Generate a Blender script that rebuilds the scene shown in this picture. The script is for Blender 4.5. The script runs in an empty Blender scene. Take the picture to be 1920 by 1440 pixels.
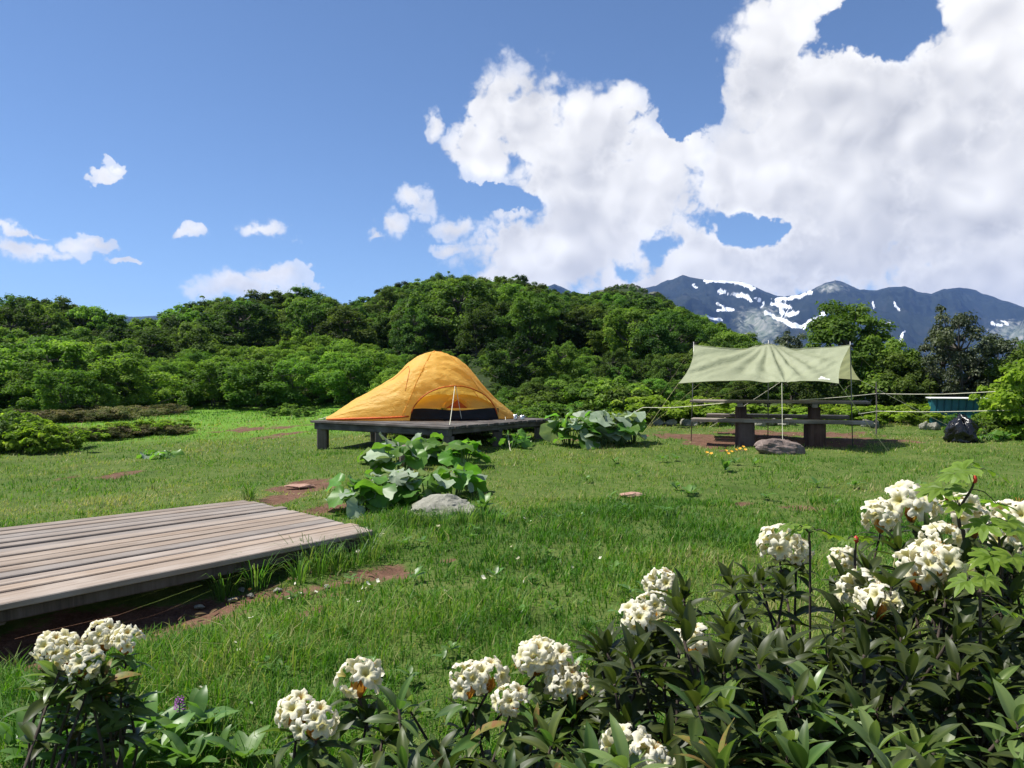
import bpy, math
import numpy as np
from mathutils import Vector, Matrix, Euler

S = bpy.context.scene
COL = S.collection
R = math.radians
rng = np.random.default_rng(11)

# ------------------------------------------------------------------ camera
F = 1450.0 / 1920.0            # focal length in picture widths
CAM_Z = 1.5
cam_d = bpy.data.cameras.new('camera')
cam_d.sensor_width = 36.0
cam_d.lens = 36.0 * F
cam_d.clip_start = 0.05
cam_d.clip_end = 30000.0
cam = bpy.data.objects.new('camera', cam_d)
COL.objects.link(cam)
cam.location = (0, 0, CAM_Z)
cam.rotation_euler = (R(90) - math.atan(10 / 1450.0), 0, 0)
S.camera = cam

# ------------------------------------------------------------------ sun + world
SUN_EL = R(59)
_h = Vector((-0.985, 0.15, 0)).normalized()
TO_SUN = Vector((_h.x * math.cos(SUN_EL), _h.y * math.cos(SUN_EL), math.sin(SUN_EL)))
sun_d = bpy.data.lights.new('sun', 'SUN')
sun_d.energy = 5.0
sun_d.angle = R(0.53)
sun_d.color = (1.0, 0.955, 0.88)
sun = bpy.data.objects.new('sun', sun_d)
COL.objects.link(sun)
sun.location = (-30, 15, 60)
sun.rotation_euler = (-TO_SUN).to_track_quat('-Z', 'Y').to_euler()

S.view_settings.view_transform = 'Standard'
S.view_settings.look = 'None'
S.view_settings.gamma = 1.0
S.view_settings.exposure = 0.75
S.view_settings.use_curve_mapping = False
S.cycles.use_denoising = True
S.cycles.max_bounces = 6
S.cycles.diffuse_bounces = 3
S.cycles.glossy_bounces = 2
S.cycles.transmission_bounces = 3
S.cycles.transparent_max_bounces = 4
S.cycles.volume_bounces = 0
S.cycles.sample_clamp_indirect = 4.0
S.render.use_persistent_data = False

world = bpy.data.worlds.new('World')
S.world = world
world.use_nodes = True


def build_world():
    nt = world.node_tree
    nt.nodes.clear()
    N, L = nt.nodes.new, nt.links.new
    out = N('ShaderNodeOutputWorld')
    sky = N('ShaderNodeTexSky')
    sky.sky_type = 'NISHITA'
    sky.sun_disc = False
    sky.sun_elevation = SUN_EL
    sky.sun_rotation = math.atan2(TO_SUN.x, TO_SUN.y)
    sky.altitude = 2500
    sky.air_density = 1.0
    sky.dust_density = 0.1
    sky.ozone_density = 5.0
    bg = N('ShaderNodeBackground')
    bg.inputs['Strength'].default_value = 0.088
    L(sky.outputs[0], bg.inputs['Color'])

    def m(op, a, b=None, c=None):
        n = N('ShaderNodeMath')
        n.operation = op
        for i, v in enumerate((a, b, c)):
            if v is None:
                continue
            if isinstance(v, (int, float)):
                n.inputs[i].default_value = v
            else:
                L(v, n.inputs[i])
        return n.outputs[0]

    def vm(op, a, b=None, c=None):
        n = N('ShaderNodeVectorMath')
        n.operation = op
        for i, v in enumerate((a, b, c)):
            if v is None:
                continue
            if isinstance(v, (tuple, list)):
                n.inputs[i].default_value = v
            else:
                L(v, n.inputs[i])
        return n.outputs['Value'] if op == 'LENGTH' else n.outputs[0]

    def noise(vec, scale, detail=6, rough=0.55, lac=2.1):
        n = N('ShaderNodeTexNoise')
        n.inputs['Scale'].default_value = scale
        n.inputs['Detail'].default_value = detail
        n.inputs['Roughness'].default_value = rough
        n.inputs['Lacunarity'].default_value = lac
        L(vec, n.inputs['Vector'])
        return n

    def mr(v, a, b, c, d, smooth=True):
        n = N('ShaderNodeMapRange')
        n.interpolation_type = 'SMOOTHSTEP' if smooth else 'LINEAR'
        L(v, n.inputs[0])
        for i, x in enumerate((a, b, c, d)):
            n.inputs[i + 1].default_value = x
        return n.outputs[0]

    tc = N('ShaderNodeTexCoord')
    dirv = tc.outputs['Generated']
    sep = N('ShaderNodeSeparateXYZ')
    L(dirv, sep.inputs[0])
    x, y, z = sep.outputs
    az = m('ARCTAN2', x, y)
    hyp = m('SQRT', m('ADD', m('MULTIPLY', x, x), m('MULTIPLY', y, y)))
    el = m('ARCTAN2', z, hyp)
    cmb = N('ShaderNodeCombineXYZ')
    L(az, cmb.inputs[0]); L(el, cmb.inputs[1])
    # wobble the layout so the cloud masses get lobed outlines
    w = noise(dirv, 9.0, 3, 0.5)
    wob = vm('MULTIPLY_ADD', w.outputs['Color'], (0.07, 0.07, 0.0), (-0.035, -0.035, 0.0))
    w2 = noise(dirv, 38.0, 4, 0.6)
    wob2 = vm('MULTIPLY_ADD', w2.outputs['Color'], (0.034, 0.034, 0.0), (-0.017, -0.017, 0.0))
    p = vm('ADD', vm('ADD', cmb.outputs[0], wob), wob2)

    def ang(px, py):
        a = math.atan((px - 960) / 1450.0)
        e = math.atan((710 - py) / 1450.0 * math.cos(a))
        return a, e

    big = [(925, 225, 66, 82), (895, 295, 70, 55), (1000, 232, 100, 84), (1130, 240, 115, 92), (1080, 310, 150, 110),
           (1170, 360, 190, 120), (1230, 300, 100, 90), (960, 480, 80, 88), (1060, 480, 150, 110), (1120, 430, 130, 120),
           (985, 530, 130, 60), (1440, 70, 100, 90), (1425, 150, 95, 120), (1490, 235, 150, 140), (1580, 200, 140, 110),
           (1700, 240, 180, 130), (1830, 150, 150, 170), (1890, 50, 160, 160), (1430, 330, 170, 120), (1600, 380, 230, 160),
           (1800, 380, 230, 190), (1330, 480, 190, 90), (1560, 490, 240, 90), (1820, 530, 240, 100), (1240, 520, 170, 70),
           (1530, 20, 80, 45), (1990, 250, 260, 320), (2100, 480, 300, 200)]
    small = [(196, 321, 48, 20), (212, 312, 26, 16), (364, 440, 46, 26), (490, 441, 58, 30), (50, 465, 150, 44), (150, 455, 70, 32), (40, 426, 70, 18),
             (190, 446, 48, 20), (440, 545, 150, 48), (500, 525, 80, 40), (740, 430, 52, 38), (785, 385, 44, 36), (710, 455, 36, 18),
             (865, 425, 58, 32), (803, 255, 24, 52), (858, 472, 44, 18), (236, 481, 30, 13), (-160, 420, 190, 60), (-420, 500, 200, 50)]
    holes = [(1400, 428, 92, 60, 1.15), (1238, 464, 44, 32, 0.95), (1192, 506, 46, 24, 1.0), (930, 374, 92, 30, 1.5), (1300, 180, 50, 85, 1.4),
             (1650, 55, 105, 78, 1.25), (1960, 395, 26, 60, 0.8)]

    def blob(px, py, rx, ry):
        a, e = ang(px, py)
        sx, sy = 1450.0 / rx, 1450.0 / ry
        v = vm('MULTIPLY_ADD', p, (sx, sy, 0), (-a * sx, -e * sy, 0))
        return m('SUBTRACT', 1.0, vm('LENGTH', v))

    def maxall(vals):
        r = vals[0]
        for v in vals[1:]:
            n = N('ShaderNodeMath'); n.operation = 'MAXIMUM'
            L(r, n.inputs[0]); L(v, n.inputs[1])
            r = n.outputs[0]
        return r

    d_big = maxall([blob(a_, b_, c_ * .96, d_ * .96) for a_, b_, c_, d_ in big])
    d_small = maxall([blob(a_, b_, c_ * .86, d_ * .66) for a_, b_, c_, d_ in small])
    d_small = m('SUBTRACT', m('MULTIPLY', d_small, 0.72), 0.12)
    # the sky goes on outside the frame with scattered cumulus
    cover = noise(dirv, 1.9, 2, 0.5)
    d_free = m('MULTIPLY', m('SUBTRACT', cover.outputs[0], 0.58), 5.0)
    outside = m('MAXIMUM', mr(m('ABSOLUTE', az), 0.66, 0.86, 0, 1), mr(el, 0.50, 0.68, 0, 1))
    d_free = m('ADD', d_free, m('MULTIPLY', m('SUBTRACT', outside, 1.0), 6.0))
    d_free = m('MINIMUM', d_free, 0.7)
    d = m('MAXIMUM', m('MAXIMUM', d_big, d_small), d_free)
    for (hx, hy, rx, ry, wt) in holes:
        hb = m('MAXIMUM', blob(hx, hy, rx, ry), 0.0)
        d = m('SUBTRACT', d, m('MULTIPLY', hb, wt))
    def billow(vec, scale, det):
        return m('ABSOLUTE', m('MULTIPLY_ADD', noise(vec, scale, det, 0.5).outputs[0], 2.0, -1.0))

    def puff(vec, full=True):
        r = m('MULTIPLY', billow(vec, 9.0, 1.0), 1.05)
        r = m('ADD', r, m('MULTIPLY', billow(vec, 22.0, 1.0), 0.75))
        if full:
            r = m('ADD', r, m('MULTIPLY', billow(vec, 55.0, 2.0), 0.50))
            r = m('ADD', r, m('MULTIPLY', noise(vec, 120.0, 4, 0.6).outputs[0], 0.36))
        return r
    b1 = puff(dirv)
    dn = m('ADD', d, m('MULTIPLY', m('SUBTRACT', b1, 0.45), 1.0))
    soft = mr(noise(dirv, 5.0, 2).outputs[0], 0.36, 0.64, 0.16, 0.55)
    alpha = mr(m('DIVIDE', dn, soft), 0.0, 1.0, 0, 1)
    wisp = mr(m('MAXIMUM', d_big, m('SUBTRACT', d_small, 0.1)), -0.10, 0.4, 0.62, 1.0)
    alpha = m('MULTIPLY', alpha, wisp)
    alpha = m('MULTIPLY', alpha, mr(el, -0.02, 0.10, 0.75, 1.0))
    # self shading: billow relief towards the sun, greyer in the thick lower mass
    c1 = puff(dirv, False); c2 = puff(vm('ADD', dirv, (-0.020, 0.0, 0.022)), False)
    relief = m('MULTIPLY', m('SUBTRACT', c1, c2), 0.22)
    g = noise(vm('MULTIPLY', dirv, (1.0, 1.0, 1.6)), 4.0, 3, 0.5)
    thick = m('MULTIPLY', mr(dn, 0.12, 0.80, 0, 1), mr(g.outputs[0], 0.38, 0.62, 0.10, 1))
    lum = m('SUBTRACT', m('ADD', 0.63, relief), m('MULTIPLY', thick, 0.15))
    lum = m('MINIMUM', m('MAXIMUM', lum, 0.40), 0.70)
    mixc = N('ShaderNodeMix'); mixc.data_type = 'RGBA'
    L(mr(lum, 0.36, 0.58, 0, 1, False), mixc.inputs[0])
    mixc.inputs['A'].default_value = (0.93, 0.94, 1.0, 1)
    mixc.inputs['B'].default_value = (1.0, 0.99, 0.985, 1)
    bgc = N('ShaderNodeBackground')
    L(mixc.outputs['Result'], bgc.inputs['Color'])
    L(lum, bgc.inputs['Strength'])
    ms = N('ShaderNodeMixShader')
    L(alpha, ms.inputs[0]); L(bg.outputs[0], ms.inputs[1]); L(bgc.outputs[0], ms.inputs[2])
    L(ms.outputs[0], out.inputs['Surface'])
    world.cycles.sampling_method = 'MANUAL'
    world.cycles.sample_map_resolution = 512


build_world()


# ------------------------------------------------------------------ helpers
def P(px, py, Y):
    """the point at depth Y that the picture shows at (px, py) of 1920 x 1440"""
    return np.array([(px - 960) / 1450.0 * Y, Y, CAM_Z - (py - 710) / 1450.0 * Y])


def _hash(ix, iy, seed):
    h = (ix.astype(np.int64) * 374761393 + iy.astype(np.int64) * 668265263 + seed * 974711) & 0x7fffffff
    h = ((h ^ (h >> 13)) * 1274126177) & 0x7fffffff
    return ((h ^ (h >> 16)) & 0xffff) / 65535.0


def vnoise(x, y, seed=0):
    x = np.asarray(x, float); y = np.asarray(y, float)
    ix = np.floor(x); iy = np.floor(y)
    fx = x - ix; fy = y - iy
    fx = fx * fx * (3 - 2 * fx); fy = fy * fy * (3 - 2 * fy)
    a = _hash(ix, iy, seed); b = _hash(ix + 1, iy, seed)
    c = _hash(ix, iy + 1, seed); d = _hash(ix + 1, iy + 1, seed)
    return (a * (1 - fx) + b * fx) * (1 - fy) + (c * (1 - fx) + d * fx) * fy


def fbm(x, y, seed=0, octv=4, gain=0.5):
    s = 0; amp = 1; t = 0
    for i in range(octv):
        s = s + amp * vnoise(x * 2 ** i, y * 2 ** i, seed + i * 17)
        t += amp; amp *= gain
    return s / t


def sstep(a, b, x):
    t = np.clip((np.asarray(x, float) - a) / (b - a), 0, 1)
    return t * t * (3 - 2 * t)


def mk_mesh(name, V, FS, mats=(), smooth=False, attrs=None, midx=None):
    me = bpy.data.meshes.new(name)
    V = np.asarray(V, np.float32).reshape(-1, 3)
    if isinstance(FS, np.ndarray):
        FS = [FS]
    FS = [np.asarray(f, np.int32) for f in FS if len(f)]
    me.vertices.add(len(V))
    me.vertices.foreach_set('co', V.ravel())
    loops = np.concatenate([f.ravel() for f in FS])
    cnt = np.concatenate([np.full(len(f), f.shape[1], np.int32) for f in FS])
    start = np.concatenate([[0], np.cumsum(cnt)[:-1]]).astype(np.int32)
    me.loops.add(len(loops))
    me.loops.foreach_set('vertex_index', loops)
    me.polygons.add(len(cnt))
    me.polygons.foreach_set('loop_start', start)
    if smooth:
        me.polygons.foreach_set('use_smooth', np.ones(len(cnt), bool))
    else:
        me.polygons.foreach_set('use_smooth', np.zeros(len(cnt), bool))
    if not isinstance(mats, (list, tuple)):
        mats = [mats]
    for m_ in mats:
        me.materials.append(m_)
    if midx is not None:
        me.polygons.foreach_set('material_index', np.asarray(midx, np.int32))
    for k, v in (attrs or {}).items():
        a = me.attributes.new(k, 'FLOAT', 'POINT')
        a.data.foreach_set('value', np.asarray(v, np.float32))
    me.update(calc_edges=True)
    return me


class MB:
    """collects shapes into one mesh"""
    def __init__(s):
        s.V = []; s.q = []; s.t = []; s.n = 0; s.tint = []

    def add(s, V, Fc, tint=0.5):
        V = np.asarray(V, float).reshape(-1, 3)
        Fc = np.asarray(Fc, int)
        if len(Fc):
            (s.q if Fc.shape[1] == 4 else s.t).append(Fc + s.n)
        s.V.append(V); s.n += len(V)
        s.tint.append(np.broadcast_to(np.asarray(tint, float), (len(V),)))
        return s

    def tube(s, pts, rad, n=6, tint=0.5, cap=True):
        pts = np.asarray(pts, float)
        k = len(pts)
        rad = np.broadcast_to(np.asarray(rad, float), (k,))
        tan = np.gradient(pts, axis=0)
        tan /= np.linalg.norm(tan, axis=1)[:, None] + 1e-9
        ref = np.array([0, 0, 1.0]) if abs(tan[0][2]) < 0.9 else np.array([1.0, 0, 0])
        V = []
        for i in range(k):
            a = np.cross(tan[i], ref); a /= np.linalg.norm(a) + 1e-9
            b = np.cross(tan[i], a)
            th = np.arange(n) * 2 * np.pi / n
            V.append(pts[i] + rad[i] * (np.cos(th)[:, None] * a + np.sin(th)[:, None] * b))
        V = np.concatenate(V)
        fs = []
        for i in range(k - 1):
            for j in range(n):
                fs.append((i * n + j, i * n + (j + 1) % n, (i + 1) * n + (j + 1) % n, (i + 1) * n + j))
        s.add(V, fs, tint)
        if cap:
            c0 = s.n
            s.add([pts[0], pts[-1]], np.zeros((0, 3), int), tint)
            base = c0 - k * n
            t = [(base + (j + 1) % n, base + j, c0) for j in range(n)]
            e = base + (k - 1) * n
            t += [(e + j, e + (j + 1) % n, c0 + 1) for j in range(n)]
            s.t.append(np.array(t))
        return s

    def bar(s, A, B, W, T, up=(0, 0, 1), ch=0.006, tint=0.5, seg=1):
        """chamfered beam from A to B; W across, T along up; A, B run down the middle"""
        A = np.asarray(A, float); B = np.asarray(B, float)
        d = B - A; d /= np.linalg.norm(d)
        up = np.asarray(up, float); up = up - d * np.dot(up, d); up /= np.linalg.norm(up)
        sd = np.cross(d, up)
        w, t = W / 2, T / 2
        sec = [(-w + ch, -t), (w - ch, -t), (w, -t + ch), (w, t - ch), (w - ch, t), (-w + ch, t), (-w, t - ch), (-w, -t + ch)]
        V = []
        for i in range(seg + 1):
            c = A + (B - A) * i / seg
            V += [c + sd * a + up * b for a, b in sec]
        fs = [(i * 8 + j, i * 8 + (j + 1) % 8, (i + 1) * 8 + (j + 1) % 8, (i + 1) * 8 + j) for i in range(seg) for j in range(8)]
        e = seg * 8
        cap = [(7, 2, 1, 0), (6, 3, 2, 7), (5, 4, 3, 6), (e, e + 1, e + 2, e + 7), (e + 7, e + 2, e + 3, e + 6), (e + 6, e + 3, e + 4, e + 5)]
        s.add(V, fs + cap, tint)
        return s

    def mesh(s, name, mat, base=(0, 0, 0), smooth=False):
        V = np.concatenate(s.V) - np.asarray(base, float)
        FS = []
        if s.q: FS.append(np.concatenate(s.q))
        if s.t: FS.append(np.concatenate(s.t))
        return mk_mesh(name, V, FS, mat, smooth, {'tint': np.concatenate(s.tint)})


def link(name, me, parent=None, loc=(0, 0, 0)):
    o = bpy.data.objects.new(name, me)
    COL.objects.link(o)
    o.location = loc
    if parent is not None:
        o.parent = parent
    return o


def tag(o, label=None, cat=None, group=None, kind=None):
    if label: o['label'] = label
    if cat: o['category'] = cat
    if group: o['group'] = group
    if kind: o['kind'] = kind
    return o


def thing(name, label, cat, loc=(0, 0, 0), group=None):
    o = bpy.data.objects.new(name, None)
    o.empty_display_size = 0.1
    COL.objects.link(o)
    o.location = tuple(float(v) for v in loc)
    return tag(o, label, cat, group)


def grid_faces(nu, nv):
    i = np.arange(nu - 1)[:, None]; j = np.arange(nv - 1)[None, :]
    a = i * nv + j
    return np.stack([a, a + nv, a + nv + 1, a + 1], -1).reshape(-1, 4)


def smooth_path(pts, n=24):
    pts = np.asarray(pts, float)
    t = np.linspace(0, len(pts) - 1, n)
    out = []
    for v in t:
        i = min(int(v), len(pts) - 2); f = v - i
        p0 = pts[max(i - 1, 0)]; p1 = pts[i]; p2 = pts[i + 1]; p3 = pts[min(i + 2, len(pts) - 1)]
        out.append(0.5 * ((2 * p1) + (-p0 + p2) * f + (2 * p0 - 5 * p1 + 4 * p2 - p3) * f * f + (-p0 + 3 * p1 - 3 * p2 + p3) * f ** 3))
    return np.array(out)


# ------------------------------------------------------------------ materials
class Mat:
    def __init__(s, name):
        s.m = bpy.data.materials.new(name)
        s.m.use_nodes = True
        s.nt = s.m.node_tree
        s.nt.nodes.clear()
        s.out = s.nt.nodes.new('ShaderNodeOutputMaterial')

    def n(s, t, **kw):
        x = s.nt.nodes.new(t)
        for k, v in kw.items():
            setattr(x, k, v)
        return x

    def l(s, a, b):
        s.nt.links.new(a, b)

    def val(s, sock, v):
        if isinstance(v, (int, float)): sock.default_value = v
        elif isinstance(v, (tuple, list)): sock.default_value = tuple(v) if len(v) != 3 or len(sock.default_value) == 3 else tuple(v) + (1,)
        else: s.l(v, sock)

    def attr(s, name='tint'):
        return s.n('ShaderNodeAttribute', attribute_name=name).outputs['Fac']

    def coords(s, kind='Object'):
        return s.n('ShaderNodeTexCoord').outputs[kind]

    def noise(s, vec, scale, detail=5, rough=0.55, dist=0.0):
        x = s.n('ShaderNodeTexNoise')
        s.val(x.inputs['Vector'], vec)
        x.inputs['Scale'].default_value = scale
        x.inputs['Detail'].default_value = detail
        x.inputs['Roughness'].default_value = rough
        x.inputs['Distortion'].default_value = dist
        return x.outputs[0]

    def mapv(s, vec, scale=(1, 1, 1), rot=(0, 0, 0)):
        x = s.n('ShaderNodeMapping')
        s.l(vec, x.inputs[0])
        x.inputs['Scale'].default_value = scale
        x.inputs['Rotation'].default_value = rot
        return x.outputs[0]

    def ramp(s, fac, stops):
        x = s.n('ShaderNodeValToRGB')
        e = x.color_ramp.elements
        while len(e) < len(stops): e.new(0.5)
        for i, (p, c) in enumerate(stops):
            e[i].position = p; e[i].color = tuple(c) + (1,)
        s.l(fac, x.inputs[0])
        return x.outputs[0]

    def mix(s, fac, a, b, mode='MIX'):
        x = s.n('ShaderNodeMix', data_type='RGBA', blend_type=mode)
        s.val(x.inputs[0], fac); s.val(x.inputs['A'], a); s.val(x.inputs['B'], b)
        return x.outputs['Result']

    def math(s, op, a, b=0.0):
        x = s.n('ShaderNodeMath', operation=op)
        s.val(x.inputs[0], a); s.val(x.inputs[1], b)
        return x.outputs[0]

    def rng(s, v, a, b, c=0.0, d=1.0):
        x = s.n('ShaderNodeMapRange')
        s.l(v, x.inputs[0])
        for i, q in enumerate((a, b, c, d)): x.inputs[i + 1].default_value = q
        return x.outputs[0]

    def bump(s, h, strength=0.3, dist=0.01):
        x = s.n('ShaderNodeBump')
        x.inputs['Strength'].default_value = strength
        x.inputs['Distance'].default_value = dist
        s.l(h, x.inputs['Height'])
        return x.outputs[0]

    def principled(s, col, rough=0.6, spec=0.4, metal=0.0, normal=None):
        x = s.n('ShaderNodeBsdfPrincipled')
        s.val(x.inputs['Base Color'], col); s.val(x.inputs['Roughness'], rough)
        x.inputs['Specular IOR Level'].default_value = spec
        x.inputs['Metallic'].default_value = metal
        if normal is not None: s.l(normal, x.inputs['Normal'])
        return x.outputs[0]

    def thin(s, col, tcol, amount, rough=0.5, spec=0.35, normal=None):
        b = s.principled(col, rough, spec, 0, normal)
        t = s.n('ShaderNodeBsdfTranslucent')
        s.val(t.inputs['Color'], tcol)
        if normal is not None: s.l(normal, t.inputs['Normal'])
        m_ = s.n('ShaderNodeMixShader')
        m_.inputs[0].default_value = amount
        s.l(b, m_.inputs[1]); s.l(t.outputs[0], m_.inputs[2])
        return m_.outputs[0]

    def done(s, sh):
        s.l(sh, s.out.inputs['Surface'])
        return s.m


def leaf_mat(name, dark, mid, light, trans=0.35, rough=0.5, spec=0.3, objvar=0.35, tgain=1.5):
    m = Mat(name)
    t = m.attr()
    rnd = m.n('ShaderNodeObjectInfo').outputs['Random']
    c = m.ramp(t, [(0.0, dark), (0.5, mid), (1.0, light)])
    if objvar:
        hs = m.n('ShaderNodeHueSaturation')
        m.l(c, hs.inputs['Color'])
        m.l(m.rng(rnd, 0, 1, 0.5 - 0.022 * objvar / .35, 0.5 + 0.015 * objvar / .35), hs.inputs['Hue'])
        m.l(m.rng(m.math('FRACT', m.math('MULTIPLY', rnd, 7.31)), 0, 1, 1 - objvar, 1 + objvar), hs.inputs['Value'])
        c = hs.outputs[0]
    g = m.n('ShaderNodeGamma'); m.l(c, g.inputs[0]); g.inputs[1].default_value = 1.0
    tc = m.mix(1.0, c, (1.15 * tgain, 1.25 * tgain, 0.55 * tgain), 'MULTIPLY')
    return m.done(m.thin(c, tc, trans, rough, spec))


def wood_mat(name, dark, light, grey, axis='X', scale=1.0, rough=0.8):
    m = Mat(name)
    co = m.coords('Object')
    rnd = m.n('ShaderNodeObjectInfo').outputs['Random']
    off = m.n('ShaderNodeVectorMath', operation='ADD')
    cx = m.n('ShaderNodeCombineXYZ')
    m.l(m.math('MULTIPLY', rnd, 37.0), cx.inputs[0]); m.l(m.math('MULTIPLY', rnd, 91.0), cx.inputs[1])
    m.l(co, off.inputs[0]); m.l(cx.outputs[0], off.inputs[1])
    st = {'X': (0.7, 22, 22), 'Y': (22, 0.7, 22), 'Z': (16, 16, 0.9)}[axis]
    v = m.mapv(off.outputs[0], tuple(a * scale for a in st))
    grain = m.noise(v, 1.6, 8, 0.65, 0.6)
    blot = m.noise(off.outputs[0], 2.3, 5, 0.6)
    c = m.ramp(grain, [(0.28, dark), (0.52, light), (0.75, grey)])
    c = m.mix(m.rng(blot, 0.45, 0.72), c, grey)
    knots = m.noise(m.mapv(off.outputs[0], tuple(a * 0.25 for a in st)), 6.0, 2, 0.4)
    c = m.mix(m.rng(knots, 0.70, 0.78), c, dark)
    hs = m.n('ShaderNodeHueSaturation'); m.l(c, hs.inputs['Color'])
    m.l(m.rng(rnd, 0, 1, 0.80, 1.16), hs.inputs['Value'])
    m.l(m.rng(m.math('FRACT', m.math('MULTIPLY', rnd, 5.7)), 0, 1, 0.7, 1.15), hs.inputs['Saturation'])
    return m.done(m.principled(hs.outputs[0], rough, 0.25, 0, m.bump(grain, 0.5, 0.004)))


def rock_mat(name, a, b, moss=None):
    m = Mat(name)
    co = m.coords('Object')
    n1 = m.noise(co, 5.0, 9, 0.68, 0.4)
    n2 = m.noise(co, 22.0, 6, 0.6)
    c = m.ramp(n1, [(0.3, a), (0.55, tuple((x + y) / 2 for x, y in zip(a, b))), (0.72, b)])
    c = m.mix(m.rng(n2, 0.55, 0.7, 0, 0.5), c, tuple(min(1, v * 1.35) for v in b))
    if moss:
        c = m.mix(m.rng(m.noise(co, 3.1, 4, 0.6), 0.55, 0.66, 0, 0.8), c, moss)
    return m.done(m.principled(c, 0.85, 0.25, 0, m.bump(m.math('ADD', n1, m.math('MULTIPLY', n2, 0.4)), 0.8, 0.02)))


def plain_mat(name, col, rough=0.6, spec=0.4, var=0.15, scale=8.0, metal=0.0):
    m = Mat(name)
    n = m.noise(m.coords('Object'), scale, 6, 0.6)
    c = m.ramp(n, [(0.3, tuple(v * (1 - var) for v in col)), (0.7, tuple(min(1, v * (1 + var)) for v in col))])
    return m.done(m.principled(c, rough, spec, metal, m.bump(n, 0.15, 0.003)))

# ------------------------------------------------------------------ terrain
# picture column, ridge distance, ground height on the ridge
RIDGE = np.array([
    (-900, 52, 3.4), (-300, 54, 3.6), (0, 55, 3.3), (120, 57, 2.7), (260, 60, 1.8), (340, 64, 3.4), (450, 66, 4.6), (600, 68, 5.2), (680, 72, 5.6),
    (760, 80, 8.0), (870, 86, 9.0), (940, 88, 9.3), (1000, 92, 9.4), (1060, 105, 10.0), (1110, 140, 16.0), (1180, 168, 20.6), (1235, 168, 18.6),
    (1290, 160, 14.2), (1350, 150, 9.2), (1420, 140, 4.6), (1480, 120, -1.0), (1560, 110, -8.0), (1900, 110, -14.0), (3500, 110, -16.0)])


def hgt(x, y):
    x = np.asarray(x, float); y = np.asarray(y, float)
    yc = np.clip(y, -30, 24)
    g = 0.027 * yc - 0.03
    g = g + np.clip(0.05 * np.minimum(0, x + 1.2), -0.34, 0) * sstep(2, 6, y)
    px = 960 + 1450 * x / np.maximum(y, 8.0)
    Rr = np.interp(px, RIDGE[:, 0], RIDGE[:, 1])
    zr = np.interp(px, RIDGE[:, 0], RIDGE[:, 2])
    y0 = np.interp(px, [200, 600, 900, 1250, 1500], [30, 29, 23, 21, 19.5])
    s = np.clip((y - y0) / (Rr - y0), 0, 1)
    up = 0.55 * s + 0.45 * s * s * (3 - 2 * s)
    dn = 1 - (1 - s) ** 2.2
    k = np.where(zr > g, up, dn)
    z = g + (zr - g) * k
    past = np.maximum(0, y - Rr)
    z = z - 0.30 * past * np.clip(past / 25, 0, 1)
    z = np.maximum(z, -70 + 0.0 * y)
    near = sstep(60, 25, np.abs(y)) 
    z = z + (fbm(x * 0.35, y * 0.35, 3, 3) - 0.5) * 0.12 * sstep(0, 8, np.abs(x) + y) * near
    z = z + (fbm(x * 1.9, y * 1.9, 8, 3) - 0.5) * 0.05 * near
    z = z + (fbm(x * 0.06, y * 0.06, 5, 3) - 0.5) * 1.6 * sstep(30, 60, y)
    z = z - 0.13 * np.exp(-(((x + 2.6) * .70 + (y - 4.6) * .714) / 1.6) ** 2 - (((x + 2.6) * .714 - (y - 4.6) * .70) / .75) ** 2)
    return z


def hz(x, y):
    return float(hgt(np.array([x]), np.array([y]))[0])


def hit(px, py, ymax=240.0):
    """where the line of sight through a picture point meets the ground"""
    ys = np.concatenate([np.arange(1.2, 40, 0.02), np.arange(40, ymax, 0.25)])
    xs = (px - 960) / 1450.0 * ys
    zs = CAM_Z - (py - 710) / 1450.0 * ys
    under = np.nonzero(hgt(xs, ys) >= zs)[0]
    i = under[0] if len(under) else len(ys) - 1
    return np.array([xs[i], ys[i], hz(xs[i], ys[i])])


def on(px, Y):
    x = (px - 960) / 1450.0 * Y
    return np.array([x, Y, hz(x, Y)])


# bare-earth patches: (px, py, half width px, half height px, strength)
DIRT = [(60, 1225, 130, 40, 1.2), (210, 1185, 140, 38, 1.2), (330, 1155, 110, 30, 1.1), (300, 1195, 70, 14, .8), (450, 1120, 60, 20, .6),
        (590, 1108, 70, 16, .9), (700, 1080, 70, 17, 1.2), (600, 1140, 40, 18, .8), (640, 1092, 45, 12, 1.),
        (835, 1050, 26, 8, .9), (745, 1000, 30, 8, .5), (565, 912, 60, 12, 1.2), (600, 955, 50, 12, 1.1), (530, 935, 30, 12, .7),
        (215, 892, 70, 5, .8), (130, 897, 50, 5, .6), (1185, 930, 26, 7, 1.2), (1500, 952, 50, 7, .6), (1390, 945, 35, 5, .5),
        (1290, 818, 70, 8, 1.1), (1380, 828, 110, 12, 1.2), (1480, 826, 130, 12, 1.3), (1600, 828, 80, 10, 1.3), (1690, 827, 26, 5, .9), (1420, 812, 100, 6, 1.),
        (1340, 842, 60, 8, .8), (1060, 824, 30, 5, .9), (1560, 815, 90, 6, 1.0),
        (480, 803, 90, 5, .9), (530, 815, 40, 6, .9), (60, 790, 90, 5, .6)]
_dw = []
for (px, py, hw, hh, st) in DIRT:
    c = hit(px, py); a = hit(px, py - hh); b = hit(px, py + hh)
    _dw.append((c[0], (a[1] + b[1]) / 2, hw / 1450.0 * c[1], max(0.12, (a[1] - b[1]) / 2), st))


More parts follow.
